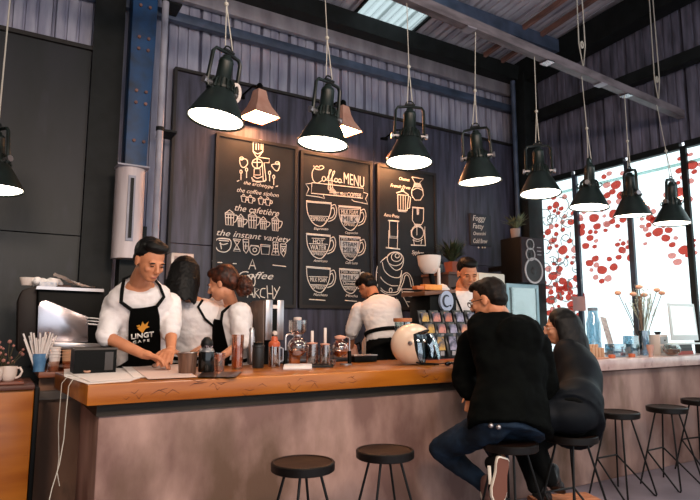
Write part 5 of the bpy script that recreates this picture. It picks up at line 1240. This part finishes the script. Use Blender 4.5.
def legs_down(body, cloth, T_, s, floor=0.0, parent=None):
    for sx in (-1, 1):
        hp_ = T_.pt(0, sx*pi/2, -.09*s); fwd = T_.f0; z = hp_.z
        kn = V((hp_.x, hp_.y, floor+(z-floor)*.54))+fwd*.03; an = V((hp_.x, hp_.y, floor+.10))
        body.chain([hp_, kn, an], [.075*s, .05*s, .035*s]); cloth.chain([hp_, kn, an+V((0,0,.02))], [.098*s, .072*s, .058*s])
        if parent: shoe(parent, V((hp_.x, hp_.y, floor+.002))-fwd*.06, V((hp_.x, hp_.y, floor+.002))+fwd*.2, (0,0,1), s, black, blackm)
def build(parent, body, vox=.0065, m=None): obj('body', blob(body, vox, 3, fac=.5), m or skin, parent, True)
RV = V((RT.x, RT.y, 0)).normalized(); FV = V((FW.x, FW.y, 0)).normalized()

# -- first barista: leaning over the counter, bird badge on his apron
s = 1.17
P = person('young man in white shirt and black apron leaning over the counter', (J(145,300,4.5).x, 4.5, 0))
hM = hframe(J(150,261,4.0), (.30,-.95), radians(26)); nb_ = J(140,281,4.18)
T1 = Torso(J(141,376,4.62), nb_, (1,.1,0), (.15,-1,-.2), s, bend=.03)
ShR, ShL = J(115,304,4.36), J(170,303,4.36)      # his right / left shoulder
ElR, ElL = J(104,336,4.22), J(174,337,4.3); WrR, WrL = J(143,354,4.02), J(171,350,4.06)
ElR = J(106,337,4.2); ElL = J(171,333,4.22)
body = B(); head(body, hM, s, nb_); T1.loft(body, -.012, t1=.98); arm(body, ShR, ElR, WrR, s); arm(body, ShL, ElL, WrL, s)
hand(body, WrR, J(163,359,3.94)-WrR, (0,-.2,-1), s*1.08, 1, .6); hand(body, WrL, J(163,359,3.86)-WrL, (-.2,-.3,-1), s*1.08, -1, .7)
tr = B(); legs_down(body, tr, T1, s, parent=P); T1.loft(tr, .012, -.07, .12)
build(P, body); facebits(P, hM, s)
hairblob(P, hM, s, SHORT+[((.01,.03,.105),(.064,.058,.026))])
b = B(); T1.loft(b, .016, .02, .955); sleeve(b, ShR, ElR, WrR, s, 1.02, .012); sleeve(b, ShL, ElL, WrL, s, .98, .012)
obj('shirt', blob(b, .011, 4, .010, .09), whitecloth, P, True); obj('trousers', blob(tr, .014, 3), blackcloth, P, True)
ap = aprons(P, T1, s, apronm, (.2, .86), .44, .5)
# badge on the apron bib
def on_apron(x, y, Y): return J(x, y, Y)
c = T1.pt(.64, .08, .045*s)
Rv = (T1.pt(.55,.4,0)-T1.pt(.55,-.15,0)).normalized()
if Rv.dot(RV) < 0: Rv = -Rv
upv = (T1.c(.6)-T1.c(.4)).normalized(); Fv = Rv.cross(upv)
if Fv.dot(T1.f0) < 0: Fv = -Fv
def apx(x, z): return c+Rv*x+upv*z+Fv*.012
b = B()
for pts in (((-.035,.02),(-.01,.035),(0,.07),(.015,.04),(.04,.065),(.03,.03),(.045,.02),(.02,.01),(.0,-.025),(-.02,0)), ((-.04,.04),(-.02,.045),(-.015,.035),(-.03,.03))):
    b.poly([apx(x, z+.02) for x, z in pts], Fv*.003)
obj('bird_emblem', b, mat('emblem_gold', '#c98a2e', .6), ap, True)
b = B(); text(b, 'LINGT', apx(-.075,-.045), apx(.075,-.045), .042, 0, .003, up=upv, bold=.02); obj('apron_name', b, chalk, ap, True, smooth=0)
b = B(); text(b, 'C A F E', apx(-.065,-.082), apx(.045,-.082), .02, 0, .003, up=upv, bold=.01); obj('apron_caption', b, chalk, ap, True, smooth=0)

# -- second barista: long dark hair, back to us
s = 1.14
P = person('woman with long straight dark hair and white shirt, her back to us', (J(188,300,4.75).x, 4.85, 0))
f = FV; hM = hframe(J(185,274,4.75), f, radians(12)); nb_ = J(190,296,4.8)
T2 = Torso(J(192,368,4.95), nb_, RV, f, s, fem=True, wide=1.3)
ShL, ShR = J(166,308,4.72), J(216,306,4.95)
ElL, ElR = J(161,334,4.6), J(217,336,4.95); WrL, WrR = J(170,350,4.45), J(205,346,4.75)
body = B(); head(body, hM, s, nb_, .05); T2.loft(body, -.012, t1=.98); arm(body, ShL, ElL, WrL, s, .9); arm(body, ShR, ElR, WrR, s, .9)
hand(body, WrL, (.5,-.2,-.2), (0,0,-1), s*.9, 1, .5); hand(body, WrR, (-.6,-.2,-.2), (0,0,-1), s*.9, -1, .5)
tr = B(); legs_down(body, tr, T2, s, parent=P); T2.loft(tr, .014, -.07, .2)
build(P, body, m=skin2); facebits(P, hM, s)
b = B(); T2.loft(b, .02, .14, .95); sleeve(b, ShL, ElL, WrL, s, .9, .022); sleeve(b, ShR, ElR, WrR, s, .95, .022)
obj('shirt', blob(b, .011, 4, .010, .09), whitecloth, P, True); obj('trousers', blob(tr, .014, 3), blackcloth, P, True)
ap = aprons(P, T2, s, apronm, (.2, .7), .5, .45, False)
for sx in (-1, 1):
    b = B().tube([T2.pt(.62, pi+sx*1.0, .03), T2.pt(.75, pi+sx*.6, .034), T2.pt(.9, pi+sx*.45, .03), T2.pt(.97, pi+sx*1.0, .03)], .011, 8, .5); obj('neck_strap', b, apronm, ap, True)
b = B()
for k in range(34):       # straight hanging strands fused into one mass
    a = 2*pi*k/34; x, y = sin(a), cos(a)
    if y > .6: continue
    p0_ = hM @ (V((x*.078, y*.088-.01, .05))*s); top_ = hM @ (V((0,-.01,.1))*s)
    md_ = hM @ (V((x*.092, y*.10-.02, -.07))*s); lo_ = hM @ (V((x*.10, y*.085-.055, -.215+.012*sin(k*1.7)))*s)
    b.chain([top_, p0_, md_, lo_], [.02, .028, .03, .014], 8)
b.ball(hM @ (V((0,-.018,.045))*s), (.09*s,.098*s,.088*s), sub=3)
obj('hair', blob(b, .008, 3, .004, .02), hairm, P, True)

# -- third barista: brown bun, profile to the left
s = 1.14
P = person('woman with brown hair in a bun and white shirt, facing left', (J(232,300,4.7).x, 4.75, 0))
f = -RV*.93+FV*.12; hM = hframe(J(222,284,4.6), f, radians(18)); nb_ = J(231,303,4.68)
T3 = Torso(J(232,372,4.75), nb_, FV*.85-RV*.35, -RV*.85-FV*.4, s, fem=True, wide=1.05)
ShN, ShFar = J(240,313,4.5), J(218,309,4.85)
ElN, ElF = J(243,342,4.45), J(212,336,4.85); WrN, WrF = J(221,357,4.3), J(205,352,4.6)
body = B(); head(body, hM, s, nb_, .048); T3.loft(body, -.012, t1=.98); arm(body, ShN, ElN, WrN, s, .9); arm(body, ShFar, ElF, WrF, s, .9)
hand(body, WrN, (-.8,-.2,-.1), (0,-.1,-1), s*.9, 1, .5); hand(body, WrF, (-.8,-.4,-.1), (0,0,-1), s*.9, -1, .5)
tr = B(); legs_down(body, tr, T3, s, parent=P); T3.loft(tr, .014, -.07, .15)
build(P, body, m=skin2); facebits(P, hM, s, False)
b = B(); T3.loft(b, .018, .06, .955); sleeve(b, ShN, ElN, WrN, s, .95, .024); sleeve(b, ShFar, ElF, WrF, s, .9, .02)
obj('shirt', blob(b, .011, 4, .010, .09), whitecloth, P, True); obj('trousers', blob(tr, .014, 3), blackcloth, P, True)
ap = aprons(P, T3, s, apronm, (.2, .80), 1.0, .45)
hairblob(P, hM, s, [((0,-.034,.045),(.094,.100,.095)), ((0,.018,.092),(.078,.066,.04)), ((0,-.08,.0),(.08,.068,.075)), ((.05,-.03,.02),(.035,.05,.05)), ((-.05,-.03,.02),(.035,.05,.05))], hairb)
b = B(); b.m = hM @ Matrix.Scale(s, 4); b.ball((0,-.16,-.065), (.062,.056,.078), sub=3).ball((0,-.13,-.09),(.05,.045,.05)).ball((0,-.12,-.03),(.045,.045,.035)); b.m = Matrix()
obj('hair_bun', blob(b, .007, 3, .008, .02), hairb, P, True)
b = B(); b.m = hM @ Matrix.Scale(s, 4); b.lathe([(.042,-.006),(.047,0),(.042,.006)], n=20); 
for v in b.bm.verts: pass
b.bm.transform(hM @ Matrix.Scale(s,4) @ Matrix.Translation(V((0,-.112,-.03))) @ Matrix.Rotation(radians(65), 4, 'X') @ (hM @ Matrix.Scale(s,4)).inverted()); obj('hair_tie', b, black, P, True)

# -- fourth barista: bending over the back counter
s = 1.12
P = person('man in white shirt bending over the back counter, his back to us', (J(380,320,4.95).x, 4.95, 0))
f = -RV*.35+FV*.9; hM = hframe(J(367.5,287,5.28), -RV*.6+FV*.6, radians(42)); nb_ = J(375,301,5.12)
T4 = Torso(J(387,347,4.82), nb_, RV, f, s, bend=.07, wide=.98)
ShL, ShR = J(360,311,5.12), J(392,308,5.02)
ElL, ElR = J(352,330,5.2), J(397,330,5.1); WrL, WrR = J(351,347,5.34), J(384,347,5.32)
body = B(); head(body, hM, s, nb_); T4.loft(body, -.012, t1=.98); arm(body, ShL, ElL, WrL, s); arm(body, ShR, ElR, WrR, s)
hand(body, WrL, (.1,.5,-.4), (.3,.2,-1), s, -1, .5); hand(body, WrR, (-.2,.6,-.1), (0,0,-1), s, 1, .5)
tr = B(); legs_down(body, tr, T4, s, parent=P); T4.loft(tr, .014, -.07, .2)
build(P, body); facebits(P, hM, s)
hairblob(P, hM, s, SHORT)
b = B(); T4.loft(b, .02, .1, .955); sleeve(b, ShL, ElL, WrL, s, 1.25, .024); sleeve(b, ShR, ElR, WrR, s, 1.2, .022)
c = T4.pt(.05, pi*.8, .0); b.ball(T4.pt(.04, pi*.78, .01), (.09,.05,.11), sub=3)
obj('shirt', blob(b, .011, 4, .009, .09), whitecloth, P, True); obj('trousers', blob(tr, .014, 3), blackcloth, P, True)
ap = aprons(P, T4, s, apronm, (.22, .74), .62, .5)
b = B().tube([T4.pt(.24, 1.6+3.0*k/10, .04) for k in range(11)], .02, 8, .5); obj('waist_band', b, apronm, ap, True)
b = B(); R = []
for i in range(6): R.append([T4.pt(.22, 1.7+.9*j/6, .035)-V((0,0,.1*i)) for j in range(7)])
b.rings(R, cap=False, closed=False); bmesh.ops.solidify(b.bm, geom=b.bm.faces[:], thickness=.006); obj('apron_side', b, apronm, ap, True)

# -- fifth barista at the espresso machine with the round badge
s = 1.37
P = person('man in white t-shirt looking down behind the badge espresso machine', (J(470,300,5.05).x, 5.05, 0))
f = (-.42,-.9,0); hM = hframe(J(467.5,273.5,4.9), f, radians(22)); nb_ = J(463,286,5.0)
T5 = Torso(J(470,372,5.05), nb_, (1,-.3,0), (-.35,-.95,0), s, wide=.95)
ShR, ShL = J(442,293,5.02), J(487,302,5.0)
ElR, ElL = J(440,328,5.0), J(492,330,4.98); WrR, WrL = J(447,345,4.86), J(478,345,4.86)
body = B(); head(body, hM, s, nb_); T5.loft(body, -.012, t1=.98); arm(body, ShR, ElR, WrR, s); arm(body, ShL, ElL, WrL, s)
hand(body, WrR, (.3,-.5,-.1), (0,0,-1), s*.9, 1, .5); hand(body, WrL, (-.4,-.5,-.1), (0,0,-1), s*.9, -1, .5)
tr = B(); legs_down(body, tr, T5, s, parent=P); T5.loft(tr, .012, -.07, .12)
build(P, body); facebits(P, hM, s); hairblob(P, hM, s, SHORT)
b = B(); T5.loft(b, .016, .02, .95); sleeve(b, ShR, ElR, WrR, s, .7, .014); sleeve(b, ShL, ElL, WrL, s, .7, .014)
obj('shirt', blob(b, .011, 4, .012, .11), whitecloth, P, True); obj('trousers', blob(tr, .014, 3), blackcloth, P, True)
aprons(P, T5, s, apronm, (.2, .72), .55, .5)

# -- seated man
s = 1.18; sp_ = SPOS[2]
P = person('seated man in black jacket, blue jeans and sneakers, his back to us', (sp_.x, sp_.y, 0))
f = -RV*.72+FV*.55; hM = hframe(J(488,300,2.82), f, radians(14)); nb_ = J(499,317,2.84)
tf = -RV*.55+FV*.85
T6 = Torso(V((sp_.x, sp_.y, .78)), nb_, RV*.9+FV*.5, tf, s, bend=.06, wide=1.2)
ShL, ShR = J(473,342,2.96), J(535,345,2.62)
ElL, ElR = J(463,378,3.0), J(547,392,2.62); WrL, WrR = J(472,394,2.88), J(520,400,2.95)
body = B(); head(body, hM, s, nb_, .062); T6.loft(body, -.045, t0=0, t1=.98); arm(body, ShL, ElL, WrL, s); arm(body, ShR, ElR, WrR, s)
hand(body, WrL, J(470,404,2.9)-WrL, -FV, s*.72, 1, 1.1); hand(body, WrR, (-.5,.3,-.2), (0,0,-1), s*.9, 1, .6)
HL, HR = T6.pt(0, -pi/2, -.10*s), T6.pt(0, pi/2, -.10*s)
HL.z = HR.z = .665+.09*s
KnL, AnL = J(441,449,3.06), J(488,488,2.86); KnR, AnR = J(492,440,3.12), J(501,461,2.62)
tr = B()
for hp_, kn, an in ((HL, KnL, AnL), (HR, KnR, AnR)):
    body.chain([hp_, kn, an], [.08*s, .052*s, .034*s]); tr.chain([hp_, kn, an.lerp(kn, .05)], [.092*s, .07*s, .046*s], 16)
T6.loft(tr, .0, -.12, .2)
build(P, body); facebits(P, hM, s, False)
hairblob(P, hM, s, [((0,-.028,.045),(.082,.090,.084)), ((0,.03,.09),(.062,.055,.034)), ((0,-.06,-.005),(.073,.052,.055)), ((0,.066,.085),(.045,.028,.022))], mat('dark_brown_hair', '#0b0806', .6, spec=.15, col2='#1a110c', scale=50, stretch=(1,1,.3)), disp=.005)
b = B(); b.m = hM @ Matrix.Scale(s, 4)
for sx in (-1, 1):
    b.tube([(sx*.033+.02*cos(a), .104, -.002+.016*sin(a)) for a in [k*pi/6 for k in range(13)]], .0025, 5); b.tube([(sx*.055,.1,.002),(sx*.078,.05,.003),(sx*.082,-.01,.0)], .0025, 5)
b.tube([(-.013,.106,0),(.013,.106,0)], .0025, 5); b.m = Matrix(); obj('glasses', b, black, P, True)
b = B(); T6.loft(b, .026, -.02, .93); sleeve(b, ShL, ElL, WrL, s, 1.86, .026); sleeve(b, ShR, ElR, WrR, s, 1.85, .026)
# hem and collar
b.rings([[T6.pt(-.09+.05*i, 2*pi*j/26, .042-.002*i) for j in range(26)] for i in range(8)])
b.ball(T6.pt(.66, pi, -.03), (.2,.12,.16), sub=3); b.chain([T6.pt(.84, -pi/2, -.02), T6.pt(.92, -pi/2, -.02)], [.06, .06]); 
b.chain([ShL, T6.c(.9), ShR], [.075*s, .085*s, .078*s], 14)
jk = obj('jacket', blob(b, .012, 5, .012, .13), jacketm, P, True)
b = B(); ax = (nb_-T6.c(.9)).normalized(); hc_ = hM.translation
ring = [[nb_-ax*.045+(RV*cos(a)+FV*sin(a))*.088*s+V((0,0,.012*sin(a))) for a in [2*pi*k/24 for k in range(24)]], [nb_+ax*.012+(RV*cos(a)+FV*sin(a))*.080*s+V((-.01,0,.02*sin(a))) for a in [2*pi*k/24 for k in range(24)]]]
b.rings(ring, cap=False); bmesh.ops.solidify(b.bm, geom=b.bm.faces[:], thickness=.014); obj('collar', b, jacketm, jk, True)
for q in ((491,425.5),(498.5,427)):
    c = J(q[0], q[1], 2.5); 
    hit = T6.pt(.0, pi, .11); 
    d_ = (c-CAM).normalized(); tt = (hit-CAM).dot(d_); b = B().ball(CAM+d_*(tt-.02), (.016,.016,.016), sub=2); obj('metal_button', b, steel, jk, True)
obj('jeans', blob(tr, .012, 4, .009, .1), jeans, P, True)
# sneaker hanging toe down, its sole facing us
hl, to = J(504,457,2.52), J(498,504,2.50)
shoe(P, hl, to, (FV*1.0-RV*.3), s, blackcloth, whiterub, solem, .045)
b = B().tube([J(489+k*.3, 466+k*4.5, 2.56)+RV*.0 for k in range(5)], .010, 6); obj('side_stripe', b, whiterub, P, True)
shoe(P, J(486,494,2.86), J(494,520,2.66), (0.2,.3,1), s, mat('dusty_shoe', '#6d4d46', .7), whiterub, None, .045)

# -- seated woman
s = 1.14; sp_ = SPOS[3]
P = person('seated woman with dark bob and dark satin jacket, right of the man', (sp_.x, sp_.y, 0))
f = -RV*.88+FV*.25; hM = hframe(J(561,327,2.92), f, radians(6)); nb_ = J(568,352,2.9)
T7 = Torso(V((sp_.x+.02, sp_.y, .775)), nb_, RV*.35+FV*.9, -RV*.8+FV*.5, s, fem=True, bend=.07, wide=1.1)
ShN, ShF = J(577,372,2.68), J(549,366,3.05)
ElN, ElF = J(583,402,2.62), J(541,372,3.18); WrN, WrF = J(553,408,2.72), J(543,352,3.14)
body = B(); head(body, hM, s, nb_, .048); T7.loft(body, -.045, t0=0, t1=.98); arm(body, ShN, ElN, WrN, s, .9); arm(body, ShF, ElF, WrF, s, .9)
hand(body, WrN, (-.8,.3,-.1), (0,0,-1), s*.9, 1, .7); hand(body, WrF, J(547,343,3.06)-WrF, (-.2,.2,-.5), s*.95, -1, .9)
HN, HF = T7.pt(0, pi/2, -.10*s), T7.pt(0, -pi/2, -.10*s); HN.z = HF.z = .665+.085*s
tr = B()
for hp_, kn, an in ((T7.pt(0, pi/2, -.10*s), J(534,443,2.78), J(549,479,2.72)), (T7.pt(0, -pi/2, -.10*s), J(522,443,2.98), J(535,486,2.78))):
    hp_ = V((hp_.x, hp_.y, .665+.085*s)); body.chain([hp_, kn, an], [.078*s, .05*s, .033*s]); tr.chain([hp_, kn, an], [.09*s, .068*s, .046*s], 16)
T7.loft(tr, .0, -.12, .2)
build(P, body, m=skin2); facebits(P, hM, s, False)
b = B()
for k in range(40):
    a = 2*pi*k/40; x, y = sin(a), cos(a)
    if y > .38: continue
    p0_ = hM @ (V((x*.082, y*.092-.01, .045))*s); top_ = hM @ (V((0,.0,.105))*s)
    lo_ = hM @ (V((x*.105, y*.105-.04, -.235+.01*y))*s)
    b.chain([top_, p0_, p0_.lerp(lo_, .5)+(p0_-hM.translation)*.06, lo_], [.024, .028, .03, .014], 8)
b.ball(hM @ (V((0,-.018,.04))*s), (.092*s,.098*s,.09*s), sub=3)
obj('hair', blob(b, .009, 4, .003, .03), hairm, P, True)
b = B(); b.m = hM @ Matrix.Scale(s, 4)
for sx in (-1, 1):
    b.tube([(sx*.033+.02*cos(a), .104, -.002+.016*sin(a)) for a in [k*pi/6 for k in range(13)]], .002, 5); b.tube([(sx*.055,.1,.002),(sx*.078,.05,.003)], .002, 5)
b.m = Matrix(); obj('glasses', b, copper, P, True)
b = B(); T7.loft(b, .022, .02, .93); sleeve(b, ShN, ElN, WrN, s, 1.85, .028); sleeve(b, ShF, ElF, WrF, s, 1.8, .026)
b.ball(V((sp_.x-.03, sp_.y+.0, .80)), (.2,.2,.14), sub=3).ball(V((sp_.x-.14, sp_.y+.08, .79)), (.17,.17,.12), sub=3); b.chain([ShF, T7.c(.86), ShN], [.05*s, .06*s, .055*s], 14)
b.rings([[T7.pt(-.11+.05*i, 2*pi*j/26, .035-.001*i) for j in range(26)] for i in range(7)])
jk = obj('jacket', blob(b, .012, 8, .010, .25), navyj, P, True)
obj('trousers', blob(tr, .012, 3, .006, .08), blackcloth, P, True)
for hl, to in ((J(551,486,2.70), J(561,494,2.98)), (J(537,496,2.74), J(549,505,3.0))):
    shoe(P, hl, to, (0,0,1), s, mat('dark_boot', '#1b1c1c', .5), blackm, None, .042)
# ------------------------------------------------------------------ daylight and added fill lights
w = bpy.data.worlds.new('world'); sc.world = w; w.use_nodes = True
bg = w.node_tree.nodes['Background']; bg.inputs[0].default_value = lin('#dfe9f3'); bg.inputs[1].default_value = 1.25
sc.view_settings.exposure = 1.02
def area(loc, size, power, col, rot=(0,0,0)):
    l = bpy.data.lights.new('added_fill_light', 'AREA'); l.energy = power; l.size = size; l.color = col
    o = bpy.data.objects.new('added_fill_light', l); COL.objects.link(o); o.location = loc; o.rotation_euler = rot; return o
for x, e in ((-1.2, 60), (1.0, 75), (3.2, 35)): area((x, -.6, 3.6), .8, e, (1, .76, .6), (radians(35), 0, 0))  # unseen warm fill lights, added behind the camera to brighten the scene
